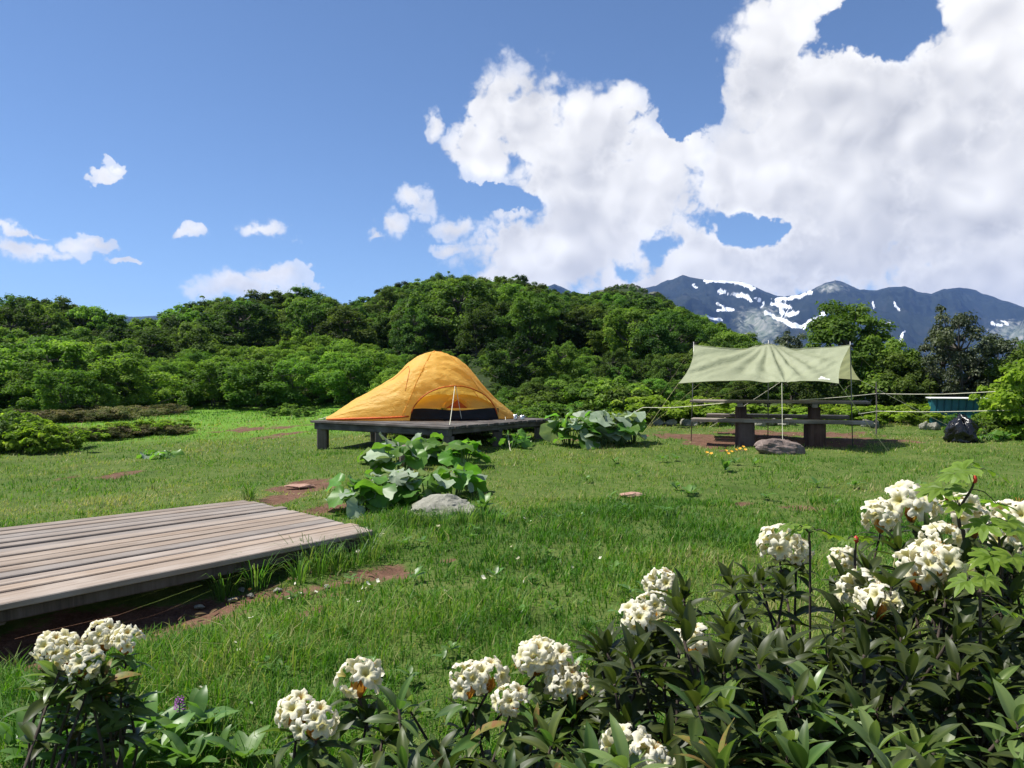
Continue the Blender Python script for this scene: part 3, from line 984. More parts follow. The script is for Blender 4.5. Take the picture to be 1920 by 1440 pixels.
def build_wood():
    g = np.random.default_rng(77)
    pts = []

    def far_enough(x, y, d):
        for (a, b, _) in pts:
            if (a - x) ** 2 + (b - y) ** 2 < d * d:
                return False
        return True

    # the skyline trees: their tops follow the outline of the wood
    n_dark = 0
    for px in np.arange(-120, 1075, 26.0):
        px = px + g.normal(0, 6)
        Rr = np.interp(px, RIDGE[:, 0], RIDGE[:, 1]) - 1.5 - g.random() * 3
        p = on(px, Rr)
        top = CAM_Z + (710 - np.interp(px, SKY[:, 0], SKY[:, 1]) + g.normal(0, 4)) / 1450.0 * Rr
        h = np.clip((top - p[2]) * (0.94 + 0.08 * g.random()), 2.2, 7.5)
        if 330 < px < 430 and g.random() < .5 or 640 < px < 668:
            plant('fir', 'fir_tree', 'dark pointed fir rising above the ridge of the wood', 'tree', p, h * 1.08, 0.85, 'firs on the wooded ridge')
        else:
            plant('dark' if g.random() < .75 else 'mid', 'broadleaf_tree', 'dark green tree on the skyline of the wooded hill', 'tree', p, h, 0.8 + .25 * g.random() + .25 * (h < 4), 'trees along the skyline of the hill')
        pts.append((p[0], p[1], 2.0))
    # the wood below the skyline
    for k in range(9000):
        y = 27 + g.random() * 62
        px = -150 + g.random() * 1260
        x = (px - 960) / 1450.0 * y
        Rr = np.interp(px, RIDGE[:, 0], RIDGE[:, 1])
        if y > Rr - 2: continue
        z = hz(x, y)
        py = 710 - (z - CAM_Z) / y * 1450
        edge = np.interp(px, [-200, 0, 240, 420, 640, 760, 900, 1100], [36, 37, 39, 45, 49, 43, 38, 40]) + g.normal(0, 1.5)
        frac = (y - 26) / (Rr - 26)
        if y > edge:
            if not far_enough(x, y, 1.75 + 0.012 * y): continue
            kind = 'dark' if g.random() < 0.66 else 'mid'
            h = 2.5 + 1.9 * g.random()
            top = 710 - (z + h - CAM_Z) / y * 1450
            lim = np.interp(px, SKY[:, 0], SKY[:, 1]) + 10
            if top < lim: h = max(1.4, h - (lim - top) / 1450 * y)
            if _count.get('wood', 0) > 290: continue
            _count['wood'] = _count.get('wood', 0) + 1
            lab = ('short ' if h < 2.9 else 'tall ' if h > 3.6 else '') + {'dark': 'dark green', 'mid': 'fresh green'}[kind] + ' tree ' + ('close under the skyline of the wooded hill' if frac > .72 else 'along the lower edge of the hillside wood' if y < edge + 9 else 'in the midst of the hillside wood')
            plant(kind, 'broadleaf_tree', lab, 'tree', (x, y, z), h, 0.9 + .3 * g.random(), 'trees of the hillside wood')
        else:
            near_edge = np.interp(px, [-200, 0, 140, 300, 330, 480, 700, 800, 1000, 1200], [22, 22, 24, 30, 32, 30, 29, 26, 22.5, 22])
            if y < near_edge: continue
            if not far_enough(x, y, 1.25): continue
            kind = 'bright' if (px < 780 and g.random() < .85) or g.random() < .35 else 'mid'
            if px < 260 and y > 30: kind = 'mid'
            h = (1.0 + 1.0 * g.random()) * (1 + 0.4 * (px < 250))
            top = 710 - (z + h - CAM_Z) / y * 1450
            lim = np.interp(px, [-100, 100, 250, 330, 450, 600, 690, 760, 900, 1100], [618, 625, 640, 660, 642, 622, 640, 690, 690, 680]) + g.normal(0, 8)
            if top < lim: h = max(0.7, h - (lim - top) / 1450 * y)
            lab = ('bright green' if kind == 'bright' else 'deep green') + (' waist-high' if h < 1.35 else ' head-high') + (' shrub at the rim of the meadow below the slope' if y < near_edge + 4 else ' shrub against the foot of the dark wood' if y > edge - 4 else ' shrub halfway up the slope between meadow and wood')
            plant(kind, 'leafy_shrub', lab, 'shrub', (x, y, z), h, 1.0 + .35 * g.random(), 'shrubs on the lower slope')
        pts.append((x, y, 1))
    # the far flank that runs up to the rocky crest
    far = []
    for k in range(14000):
        y = 34 + g.random() ** .8 * 128
        px = 985 + g.random() * 500
        Rr = np.interp(px, RIDGE[:, 0], RIDGE[:, 1])
        if y > Rr - 1: continue
        x = (px - 960) / 1450.0 * y
        d = 1.7 + 0.014 * y
        if any((a - x) ** 2 + (b - y) ** 2 < d * d for a, b in far) or not far_enough(x, y, 1.6): continue
        if y > Rr - 22 and 1110 < px < 1240 and g.random() < .7: continue
        z = hz(x, y)
        h = 2.0 + 1.6 * g.random()
        top = 710 - (z + h - CAM_Z) / y * 1450
        lim = np.interp(px, SKY[:, 0], SKY[:, 1])
        if top < lim - 2: h = max(0.9, h - (lim - top) / 1450 * y)
        if len(far) > 298: break
        far.append((x, y))
        kd = 'far' if y > 75 else ('dark' if g.random() < .5 else 'mid')
        lab = {'far': 'hazy tree', 'dark': 'dark green tree', 'mid': 'fresh green tree'}[kd]
        lab = ('low ' if h < 2.3 else 'full-grown ' if h > 3.1 else 'middling ') + lab + (' high on the long flank near the rocky crest' if y > Rr - 30 else ' on the foot of the long flank behind the hedge' if y < 55 else ' halfway up the long flank below the rocky crest')
        plant(kd, 'hillside_tree', lab, 'tree', (x, y, z), h, 1.0 + .25 * g.random(), 'trees on the flank below the crest')
    # grey rock showing on the crest
    m = rock_mat('crest_rock_mat', (0.07, 0.075, 0.06), (0.22, 0.22, 0.19), (0.05, 0.08, 0.025))
    for k in range(16):
        px = 1128 + k * 7.5 + g.normal(0, 3)
        Rr = np.interp(px, RIDGE[:, 0], RIDGE[:, 1]) - 1 - g.random() * 9
        p = on(px, Rr)
        o = link('crag', rock_mesh(300 + k, (2.4 + 1.5 * g.random(), 1.8, 1.2 + .8 * g.random()), m, 3), None, p)
        o.rotation_euler = (0, 0.3 * g.normal(), g.random() * 6)
        tag(o, 'grey rock outcrop on the crest above the green flank', 'rock', 'rock outcrops on the crest')


def rock_mesh(seed, size, mat, sub=3, rough=0.35, cut=True):
    """an angular boulder: a sphere cut by random planes and roughened"""
    g = np.random.default_rng(seed)
    nu, nv = 40, 22
    th = np.linspace(0, 2 * np.pi, nu, endpoint=False); ph = np.linspace(0, np.pi, nv)
    T, Pp = np.meshgrid(th, ph, indexing='ij')
    D = np.stack([np.sin(Pp) * np.cos(T), np.sin(Pp) * np.sin(T), np.cos(Pp)], -1)
    r = np.full(T.shape, 1.2)
    for k in range(16):
        nrm = unit(g.normal(size=3)); dist = 0.72 + 0.3 * g.random()
        dd = D @ nrm
        r = np.where(dd > 0.05, np.minimum(r, dist / np.maximum(dd, .05)), r)
    q = D * r[..., None]
    q = q + D * ((fbm(q[..., 0] * 3 + 9, q[..., 1] * 3 + q[..., 2] * 2.3, seed, 4) - 0.5) * rough)[..., None]
    V = (q * np.array(size) / 2).reshape(-1, 3)
    fs = []
    for i in range(nu):
        for j in range(nv - 1):
            a = i * nv + j; b = ((i + 1) % nu) * nv + j
            fs.append((a, a + 1, b + 1, b))
    return mk_mesh('stone', V, np.array(fs), mat, False)


build_wood()


def build_edge_plants():
    g = np.random.default_rng(99)
    # trees to the right of and behind the tarp
    def tr(kind, name, label, px, Y, top, wide, cat='tree', group=None):
        p = on(px, Y)
        z = CAM_Z + (710 - top) / 1450.0 * Y
        return plant(kind, name, label, cat, p, z - p[2], wide, group)
    tr('dense', 'broadleaf_tree', 'big dense bright-topped tree right behind the green tarp', 1592, 25, 560, 0.92)
    tr('mid', 'broadleaf_tree', 'leafy tree leaning out from behind the right end of the tarp', 1645, 24, 632, 0.9)
    tr('dark', 'broadleaf_tree', 'dark shadowy tree filling the gap right of the tarp ridge pole', 1700, 23, 668, 1.0)
    tr('open', 'open_tree', 'tall thin-crowned tree with bare trunk beyond the teal shed', 1800, 22, 574, 0.72)
    tr('open', 'open_tree', 'slender see-through tree beside the tallest thin-crowned tree', 1760, 23.5, 618, 0.75)
    tr('open', 'open_tree', 'grey-green open tree at the far end of the rope line', 1868, 23, 614, 0.8)
    tr('open', 'open_tree', 'sparse tree with grey-green crown peeping over the middle of the tarp', 1485, 30, 618, 0.7)
    tr('dark', 'broadleaf_tree', 'dark tree seen under the tarp behind the table', 1530, 22, 655, 0.95)
    tr('dark', 'broadleaf_tree', 'dark tree behind the left half of the tarp and table', 1440, 23, 668, 1.0)
    tr('mid', 'broadleaf_tree', 'grey-green tree whose crown meets the tarp left pole', 1330, 26, 640, 1.0)
    tr('dark', 'broadleaf_tree', 'dark bush-like tree left of the tarp guy ropes', 1255, 24, 668, 0.95)
    tr('dark', 'broadleaf_tree', 'dark rounded tree standing behind the right end of the tent', 960, 27, 625, 0.95)
    tr('mid', 'broadleaf_tree', 'medium green tree just right of the tent peak', 1050, 28, 640, 0.95)
    tr('dark', 'broadleaf_tree', 'dark tree between tent and tarp above the big-leaved plants', 1150, 27, 655, 0.95)
    for k, (px, top) in enumerate([(1945, 640), (2010, 600), (1720, 690), (1890, 690)]):
        tr('dark', 'broadleaf_tree', 'shaded tree closing the clearing behind the lime-green maple', px, 21 + k * .7, top, 0.9, group='trees behind the maple')
    for k in range(26):
        px = 985 + 17 * k + g.normal(0, 6)
        tr('mid' if g.random() < .55 else 'dark', 'leafy_shrub', 'rounded deep green bush in the hedge between tent and tarp', px, 21 + 5 * g.random(), 700 + 28 * g.random(), 1.25, 'shrub', 'hedge bushes between tent and tarp')
    for k in range(9):
        tr('mid' if k % 2 else 'dark', 'leafy_shrub', 'dark leafy bush crowding behind the right end of the tent platform', 872 + 17 * k + g.normal(0, 4), 20.5 + 4 * g.random(), 715 + 20 * g.random(), 1.3, 'shrub', 'bushes behind the platform')
    for k in range(10):
        tr('dark' if k % 3 else 'mid', 'broadleaf_tree', 'tree closing the gap between hedge bushes and tarp', 1165 + 12 * k + g.normal(0, 4), 25 + 8 * g.random(), 660 + 26 * g.random(), 1.1, 'tree', 'trees closing the gap by the tarp')
    # lime-green maple thicket at the right edge and along the rear of the clearing
    for k, (px, Y, top, w) in enumerate([(1896, 15.2, 716, .7), (1930, 14.6, 684, .8), (1985, 15, 668, .9), (1905, 16.6, 720, .8), (1950, 16.5, 690, .9)]):
        tr('lime', 'maple_shrub', 'lime-green maple shrub growing round the end of the teal shed', px, Y, top, w, 'shrub', 'lime maples by the shed')
    for k in range(24):
        px = 1225 + k * 22 + g.normal(0, 8)
        Y = 17.6 + g.random() * 1.6
        if 1735 < px < 1832: continue
        tr('lowlime', 'low_shrub', 'knee-high bright green shrub in the row behind the picnic table', px, Y, 768 - 14 * g.random() - 14 * (px < 1330), 1.0 + .3 * g.random(), 'shrub', 'low shrubs behind the table')
    for k in range(12):
        px = 1000 + k * 22 + g.normal(0, 8)
        tr('low', 'low_shrub', 'dull green shrub between the platform and the table', px, 18.5 + g.random() * 2.5, 742 + g.normal(0, 10), 1.1, 'shrub', 'shrubs between platform and table')
    tr('low', 'low_shrub', 'shrub with dull leaves directly behind the black rubbish bag', 1800, 15.2, 778, .7, 'shrub')
    tr('low', 'low_shrub', 'shrub with dull leaves in front of the lime maple', 1850, 14.8, 782, .9, 'shrub')
    # left: shrubs at the rim of the lower lawn
    for (px, py, top) in [(20, 775, 668), (75, 778, 676), (130, 782, 690), (175, 780, 716), (225, 775, 722), (265, 770, 735), (-60, 780, 660), (105, 765, 650), (40, 762, 645), (190, 764, 672)]:
        p = hit(px, py)
        plant('bright', 'leafy_shrub', 'yellow-green head-high shrub above the brown heath on the left', 'shrub', p, (py - top) / 1450 * p[1], 1.05, 'tall yellow-green shrubs on the left')
    for k in range(26):
        px = -20 + k * 14 + g.normal(0, 4)
        py = 793 - 0.045 * px + g.normal(0, 3)
        plant('brown', 'heath_shrub', 'low brown heath bush edging the lawn on the left', 'shrub', hit(px, py), 0.20 + .16 * g.random(), 1.1, 'brown heath along the left shrubs')
    for k in range(22):
        px = 320 + k * 14 + g.normal(0, 4)
        py = 750 + 0.02 * (px - 330) + g.normal(0, 2)
        plant('brown', 'heath_shrub', 'low brown heath bush at the foot of the bright slope', 'shrub', hit(px, py), 0.30 + .25 * g.random(), 1.0, 'brown heath below the slope')
    for k in range(18):
        px = 50 + k * 17 + g.normal(0, 5)
        py = 838 - 0.085 * px + g.normal(0, 3)
        plant('brown', 'heath_shrub', 'creeping brown heath bush between the two lawns', 'shrub', hit(px, py), 0.14 + .10 * g.random(), 1.1, 'creeping heath between the lawns')
    for (px, py, h, w) in [(10, 845, .75, 1.), (48, 846, .6, 1.), (85, 848, .55, .9), (128, 842, .42, .9), (-40, 850, .8, 1.), (215, 818, .34, 1.2), (255, 815, .36, 1.2), (295, 812, .34, 1.2),
                           (335, 806, .28, 1.2), (180, 824, .3, 1.1), (30, 826, .6, 1.0), (0, 800, .5, 1.), (70, 822, .45, 1.1)]:
        plant('lowlime' if px > 20 else 'low', 'low_shrub', 'shin-high green shrub in the heath strip across the left lawn', 'shrub', hit(px, py), h, w, 'low shrubs across the left lawn')
    for (px, py, h, w) in [(540, 779, .38, 1.1), (570, 781, .3, 1.1), (515, 780, .26, 1.2)]:
        plant('low', 'low_shrub', 'small round shrub on the lawn just left of the platform', 'shrub', hit(px, py), h, w, 'small shrubs left of the platform')
    for k in range(14):
        plant('low', 'low_shrub', 'weedy shrub in the deep shade behind the platform legs', 'shrub', on(735 + 22 * k + g.normal(0, 8), 15.6 + g.random() * 2.2), .42 + .25 * g.random(), 1.0, 'weeds behind the platform')


build_edge_plants()

# ------------------------------------------------------------------ timber
M['deck'] = wood_mat('deck_board', (0.13, 0.098, 0.075), (0.265, 0.212, 0.168), (0.315, 0.268, 0.225), 'X', 1.0, 0.85)
M['platform'] = wood_mat('platform_board', (0.025, 0.021, 0.018), (0.07, 0.06, 0.053), (0.16, 0.148, 0.137), 'X', 1.0, 0.9)
M['post'] = wood_mat('platform_post', (0.04, 0.032, 0.026), (0.11, 0.088, 0.072), (0.17, 0.145, 0.125), 'Z', 1.0, 0.9)
M['stump'] = wood_mat('stump_wood', (0.028, 0.014, 0.010), (0.075, 0.040, 0.029), (0.12, 0.078, 0.06), 'Z', 1.0, 0.9)
M['table'] = wood_mat('table_board', (0.06, 0.045, 0.036), (0.17, 0.14, 0.115), (0.30, 0.27, 0.24), 'X', 1.0, 0.85)
M['rope'] = plain_mat('pale_rope', (0.62, 0.60, 0.46), 0.8, 0.2)
M['rope_yellow'] = plain_mat('yellow_cord', (0.42, 0.40, 0.18), 0.8, 0.2)
M['pole'] = plain_mat('dark_pole', (0.16, 0.16, 0.16), 0.4, 0.5, metal=0.6)


def board(name, parent, A, B, W, T, mat, seg=2, up=(0, 0, 1)):
    """a board as its own object: local X along the board, so the grain runs with it"""
    A = np.asarray(A, float); B = np.asarray(B, float)
    L = float(np.linalg.norm(B - A))
    key = (name, round(L, 2), round(W, 3), round(T, 3), mat.name)
    if key not in _boards:
        mb = MB(); mb.bar((0, 0, 0), (L, 0, 0), W, T, (0, 0, 1), min(W, T) * 0.14, 0.5, seg)
        _boards[key] = mb.mesh(name, mat)
    o = link(name, _boards[key], parent)
    d = unit(B - A); u = np.asarray(up, float); u = unit(u - d * np.dot(u, d)); s = np.cross(u, d)
    m4 = Matrix(((d[0], s[0], u[0], A[0]), (d[1], s[1], u[1], A[1]), (d[2], s[2], u[2], A[2]), (0, 0, 0, 1)))
    if parent is not None:
        m4 = Matrix.Translation(-parent.location) @ m4
    o.matrix_basis = m4
    return o


_boards = {}


def post(name, parent, p, top, W, mat, D=None):
    D = D or W
    zb = hz(p[0], p[1]) - 0.12
    mb = MB(); mb.bar((0, 0, 0), (0, 0, top - zb), W, D, (0, 1, 0), 0.012, 0.5, 3)
    o = link(name, mb.mesh(name, mat), parent)
    o.location = (p[0] - parent.location.x, p[1] - parent.location.y, zb - parent.location.z)
    return o


def build_low_deck():
    g = np.random.default_rng(3)
    o = thing('wooden_deck', 'low weathered deck of long brown-grey planks lying on the grass', 'deck', (DN[0], DN[1], hz(*DN)))
    LEN = 4.3
    n = 15
    pitch = np.linalg.norm(DF - DN) / n
    across = unit(DF - DN)
    for i in range(n):
        f = (i + .5) / n
        c = DN + (DF - DN) * f
        z0 = 0.262 + 0.001 * f + g.normal(0, .0025)
        sl = -0.0255 * (1 - f) + 0.004 * f
        e = g.normal(0, .012)
        if i == 10: e += 0.05
        A = (*(c - DDIR * e), z0 - .021)
        end = c + DDIR * LEN
        B = (*end, z0 + sl * LEN - .021 + g.normal(0, .004))
        gap = 0.0175 + 0.0035 * g.random() + (0.016 if i in (10,) else 0)
        board('plank', o, A, B, pitch - gap, 0.042, M['deck'])
    # frame below: edge beam, rear beam, cross joists, footing blocks
    for f, nm in ((0.045, 'edge_beam'), (0.955, 'edge_beam')):
        c = DN + (DF - DN) * f + DDIR * 0.03
        sl = -0.0255 * (1 - f) + 0.004 * f
        board(nm, o, (*c, 0.262 - .045 - .040), (*(c + DDIR * (LEN - .1)), 0.262 + sl * LEN - .085), 0.055, 0.075, M['post'])
    for k, u in enumerate((0.05, 1.3, 2.6, 3.9)):
        a = DN + (DF - DN) * 0.05 + DDIR * u; b = DN + (DF - DN) * 0.95 + DDIR * u
        board('joist', o, (*a, 0.262 - .0255 * u - .095), (*b, 0.262 + .004 * u - .095), 0.06, 0.095, M['post'])
    for u in (0.12, 1.4, 2.7, 3.9):
        for f in (0.24, .55, 0.90):
            q = DN + (DF - DN) * f + DDIR * u
            zt = 0.262 + (-0.0255 * (1 - f) + .004 * f) * u - 0.15
            if zt > hz(*q) - .05:
                post('footing_block', o, q, zt, 0.14, M['post'])


PZ = 0.75


def build_platform():
    g = np.random.default_rng(8)
    o = thing('tent_platform', 'dark raised timber platform on square posts carrying the orange tent', 'platform', (TC[0], TC[1], hz(*TC)))
    ca, cb = TA - TC, TB - TC
    n = 20
    W = np.linalg.norm(cb) / n
    for i in range(n):
        f = (i + .5) / n
        c = TC + cb * f
        e = g.normal(0, .012)
        z = PZ - .02 + g.normal(0, .003)
        board('plank', o, (*(c - unit(ca) * (0.03 + e)), z), (*(c + ca + unit(ca) * .03), z), W - .010 - .006 * g.random(), 0.04, M['platform'])
    for f in (0.03, 0.5, 0.97):
        c = TC + cb * f
        board('beam', o, (*(c + ca * .01), PZ - .042 - .06), (*(c + ca * .99), PZ - .042 - .06), 0.09, 0.12, M['platform'])
    for f in (0.02, 0.35, .68, 0.98):
        c = TC + ca * f
        board('joist', o, (*(c + cb * .05), PZ - .040 - .045), (*(c + cb * .95), PZ - .040 - .045), 0.07, 0.09, M['platform'])
    for u in (0.035, 0.5, 0.955):
        for v in (0.05, 0.5, 0.95):
            q = TC + ca * u + cb * v
            post('post', o, q, PZ - .163, 0.17 + .02 * g.random(), M['post'], 0.17)


build_low_deck()
build_platform()


# ------------------------------------------------------------------ tent
def fabric(name, col, tcol, trans, scale=9.0):
    m = Mat(name)
    co = m.coords('Object')
    n = m.noise(m.mapv(co, (1.0, 1.0, 2.2), (0.2, 0.5, 0.3)), scale, 5, 0.55, 0.8)
    n2 = m.noise(co, 2.0, 3, 0.5)
    c = m.mix(m.rng(n2, 0.35, 0.65), col, tuple(v * 0.86 for v in col))
    return m.done(m.thin(c, tcol, trans, 0.55, 0.3, m.bump(n, 0.55, 0.03)))


M['fly'] = fabric('amber_nylon', (0.94, 0.60, 0.135), (1.0, 0.62, 0.12), 0.50)
M['fly_in'] = fabric('inner_nylon', (0.95, 0.65, 0.16), (1.0, 0.66, 0.14), 0.5)
M['orange'] = fabric('orange_trim', (0.70, 0.13, 0.015), (0.85, 0.18, 0.02), 0.25)
M['mesh_black'] = plain_mat('black_mesh', (0.012, 0.012, 0.014), 0.7, 0.3)
M['tarp'] = fabric('olive_tarp', (0.395, 0.425, 0.275), (0.44, 0.47, 0.24), 0.36, 7.0)
M['metal'] = plain_mat('steel', (0.55, 0.55, 0.55), 0.35, 0.5, metal=0.9)
M['white'] = plain_mat('white_print', (0.75, 0.76, 0.72), 0.6, 0.3)

TL, TR = np.array([-3.40, 14.20]), np.array([0.06, 14.72])
TE = unit(TR - TL); TLEN = float(np.linalg.norm(TR - TL))
TF = np.array([TE[1], -TE[0]])        # towards the door side
_hp = np.array([(612, .03), (661, .33), (706, .585), (737, .775), (758, .985), (776, 1.12), (794, 1.195), (812, 1.225), (831, 1.195), (852, 1.105), (870, .955), (885, .775), (901, .575), (925, .325), (945, .185), (961, .04)])
_hu = (_hp[:, 0] - 612) / 349 * TLEN


_fu = np.linspace(0, TLEN, 240)
_fh = np.interp(_fu, _hu, _hp[:, 1])
_fh = np.convolve(np.pad(_fh, 7, mode='edge'), np.hanning(17)[1:-1] / np.hanning(17).sum(), 'valid')
_fh *= 1 + .03 * np.sin(np.pi * _fu / TLEN)


def fly_h(u):
    return np.interp(u, _fu, _fh)


def fly_w(u):
    f = np.clip(u / TLEN, 0, 1)
    return 0.10 + 0.72 * np.sin(np.pi * np.clip(f * 0.97 + 0.015, 0, 1)) ** 0.62


def fly_pt(u, th, off=0.0):
    """th from -pi/2 (rear edge) over the ridge to +pi/2 (door side)"""
    u = np.asarray(u, float); th = np.asarray(th, float)
    h, w = fly_h(u), fly_w(u)
    s = np.sign(np.sin(th)) * np.abs(np.sin(th)) ** 0.95
    v = w * s
    z = h * np.maximum(np.cos(th), 0) ** 0.88
    wr = (fbm(u * 2.2 + th * 1.2, th * 5.0 - u * 1.4, 7, 4) - .5) * 0.085 + (fbm(u * 9 + th * 3, th * 16 - u * 6, 17, 3) - .5) * 0.024
    wr = wr * np.minimum(1, z * 3)
    z = z * (1 + off) + wr * np.cos(th)
    v = v * (1 + off) + wr * np.sin(th)
    x = TL[0] + TE[0] * u + TF[0] * v
    y = TL[1] + TE[1] * u + TF[1] * v
    return np.stack([x, y, PZ + 0.012 + z], -1)


def build_tent():
    base = (*(TL + TE * TLEN / 2), PZ)
    o = thing('tent', 'orange dome tent with its side door open, pitched on the wooden platform', 'tent', base)
    us = np.linspace(0.0, TLEN, 130)
    us = us + 0.0
    uc, uw, uh = 2.30, 0.80, 0.60
    # rear half
    th = np.linspace(-np.pi / 2, 0, 34)
    U, T = np.meshgrid(us, th, indexing='ij')
    V = fly_pt(U, T)
    link('fly_rear', mk_mesh('fly_rear', V.reshape(-1, 3) - base, grid_faces(len(us), 34), M['fly'], True), o)
    # door side, cut by the arch of the opening
    arch = uh * np.sqrt(np.clip(1 - ((us - uc) / uw) ** 2, 0, 1))
    hh = fly_h(us)
    tmax = np.where(arch > 0.0, np.arccos(np.clip((arch / np.maximum(hh, .01)) ** (1 / .88), 0, 0.985)), np.pi / 2)
    k = 44
    T = np.linspace(0, 1, k)[None, :] * tmax[:, None]
    U = np.repeat(us[:, None], k, 1)
    V = fly_pt(U, T)
    fo = link('fly_front', mk_mesh('fly_front', V.reshape(-1, 3) - base, grid_faces(len(us), k), M['fly'], True), o)
    # hem round the opening, sleeves along the poles, skirt
    inside = arch > 0.02
    mb = MB(); mb.tube(V[inside, -1], 0.011, 5)
    link('door_hem', mb.mesh('door_hem', M['orange'], base, True), o)
    for (u0, u1, t1) in ((1.98, 1.36, 1.50), (2.06, 3.30, 1.35), (1.98, 1.15, -1.5), (2.06, 3.25, -1.4)):
        f = np.linspace(0, 1, 26)
        pth = fly_pt(u0 + (u1 - u0) * f ** 1.25, t1 * f, 0.004)
        mb = MB(); mb.tube(pth, 0.006, 5)
        link('pole_sleeve', mb.mesh('pole_sleeve', M['fly'] if t1 > 0 else M['orange'], base, True), o)
    for (a, b_) in ((0.02, 1.48),):
        f = np.linspace(a, b_, 30)
        mb = MB(); mb.tube(fly_pt(f, f * 0 + 1.52), np.interp(f, [a, .5, b_], [.012, .022, .016]), 5)
        link('skirt', mb.mesh('skirt', M['orange'], base, True), o)
    # stitched window panel outline on the left
    q = [(1.48, .35), (1.50, .62), (1.42, 1.05), (1.0, 1.10)]
    pth = np.concatenate([fly_pt(np.linspace(a[0], b[0], 8), np.linspace(a[1], b[1], 8), .003) for a, b in zip([(0.95, .30)] + q[:2], q[:3])])
    mb = MB(); mb.tube(pth, 0.005, 4); link('seam', mb.mesh('seam', M['orange'], base), o)
    # inner tent
    ui = np.linspace(1.42, 3.12, 60)
    ti = np.linspace(0, 1, 22)
    U, T = np.meshgrid(ui, ti, indexing='ij')
    f = (U - 1.42) / 1.70
    top = 0.20 + 0.23 * np.sin(np.pi * np.clip(f, 0, 1)) ** 0.7 + 0.035 * np.abs(np.sin(f * 2 * np.pi))
    def inner(U, Z, V_):
        return np.stack([TL[0] + TE[0] * U + TF[0] * V_, TL[1] + TE[1] * U + TF[1] * V_, PZ + .012 + Z], -1)
    fold = (fbm(U * 5, T * 3, 44, 3) - .5) * .05
    Z = 0.20 + (top - 0.20) * np.sin(T * np.pi / 2)
    Vv = 0.44 * np.cos(T * np.pi / 2) ** 0.6 + fold
    inn = link('inner_tent', mk_mesh('inner_tent', inner(U, Z, Vv).reshape(-1, 3) - base, grid_faces(60, 22)[:, ::-1], M['fly_in'], True), o)
    T2 = np.repeat(np.linspace(0, 1, 6)[None], 60, 0); U2 = np.repeat(ui[:, None], 6, 1)
    lowtop = 0.18 + 0.02 * np.sin((U2 - 1.42) * 5)
    V2 = 0.47 - .02 * T2 + (fbm(U2 * 4, T2 * 2, 46, 3) - .5) * .05
    link('mesh_wall', mk_mesh('mesh_wall', inner(U2, T2 * lowtop, V2).reshape(-1, 3) - base, grid_faces(60, 6)[:, ::-1], M['mesh_black'], True), o)
    # little porch hood over the inner door
    a = np.linspace(0, np.pi, 17); d_ = np.linspace(0, 1, 6)
    A, D_ = np.meshgrid(a, d_, indexing='ij')
    hood = inner(2.34 - np.cos(A) * (.26 - .06 * D_), 0.22 + np.sin(A) * (.15 + .05 * D_), 0.57 - .16 * D_)
    link('door_hood', mk_mesh('door_hood', hood.reshape(-1, 3) - base, grid_faces(17, 6), M['fly_in'], True), o)
    fl = inner(np.array([2.15, 2.55, 2.36]), np.array([.20, .20, .35]), np.array([.475, .475, .475]))
    link('inner_door', mk_mesh('inner_door', fl - base, np.array([(0, 1, 2)]), M['orange']), o)
    gs = inner(np.array([1.45, 3.1, 3.1, 1.45]), np.zeros(4) + .004, np.array([.62, .62, -.5, -.5]))
    link('groundsheet', mk_mesh('groundsheet', gs - base, np.array([(0, 1, 2, 3)]), M['mesh_black']), o)
    # cords
    def cord(p, q, r=.0045, mat='rope'):
        mb = MB(); mb.tube(smooth_path([p, (np.array(p) + q) / 2 - [0, 0, .01], q], 5), r, 4)
        link('guy_line', mb.mesh('guy_line', M[mat], base), o)
    topa = fly_pt(uc, float(tmax[np.argmin(abs(us - uc))]))
    cord(topa, P(843, 798, 12.55), .006)
    cord(topa + [.02, 0, -.02], inner(np.array(2.42), np.array(.02), np.array(.66)), .005)
    e1 = fly_pt(1.42, 1.5); g1 = hit(655 + 72, 838)
    cord(e1, [g1[0], g1[1], g1[2]], .005)
    e2 = fly_pt(3.25, 1.45); g2 = hit(957, 846)
    cord(e2, [g2[0], g2[1], g2[2]], .005)
    cord(fly_pt(0.0, 0.), [TL[0] - .16, TL[1] - .02, PZ + .005], .006)
    cord(fly_pt(TLEN, 0.), [TR[0] + .12, TR[1] + .01, PZ + .005], .006)


build_tent()


def build_mugs():
    for (px, w, h, lab, mat) in ((966, .07, .10, 'small steel mug beside the tent on the platform edge', 'metal'), (979, .085, .085, 'squat steel pot next to the mug on the platform', 'metal')):
        p = P(px, 783, 14.05); p[2] = PZ
        o = thing('mug' if px == 966 else 'cooking_pot', lab, 'mug' if px == 966 else 'pot', p)
        n = 16; a = np.arange(n) * 2 * np.pi / n
        prof = [(0.0, .003), (w / 2 * .94, .003), (w / 2, .012), (w / 2, h), (w / 2 * .93, h), (w / 2 * .93, .015), (0.0, .012)]
        V = np.array([[(r * np.cos(t), r * np.sin(t), z) for t in a] for r, z in prof]).reshape(-1, 3)
        fs = [(i * n + j, i * n + (j + 1) % n, (i + 1) * n + (j + 1) % n, (i + 1) * n + j) for i in range(len(prof) - 1) for j in range(n)]
        link('cup', mk_mesh('cup', V, np.array(fs), M[mat], True), o)
        mb = MB(); t = np.linspace(-1.3, 1.3, 9)
        mb.tube(np.stack([w / 2 + .028 * np.cos(t) - .006, 0 * t, h / 2 + .03 * np.sin(t)], 1), .0035, 5)
        link('handle', mb.mesh('handle', M[mat], smooth=True), o)


build_mugs()


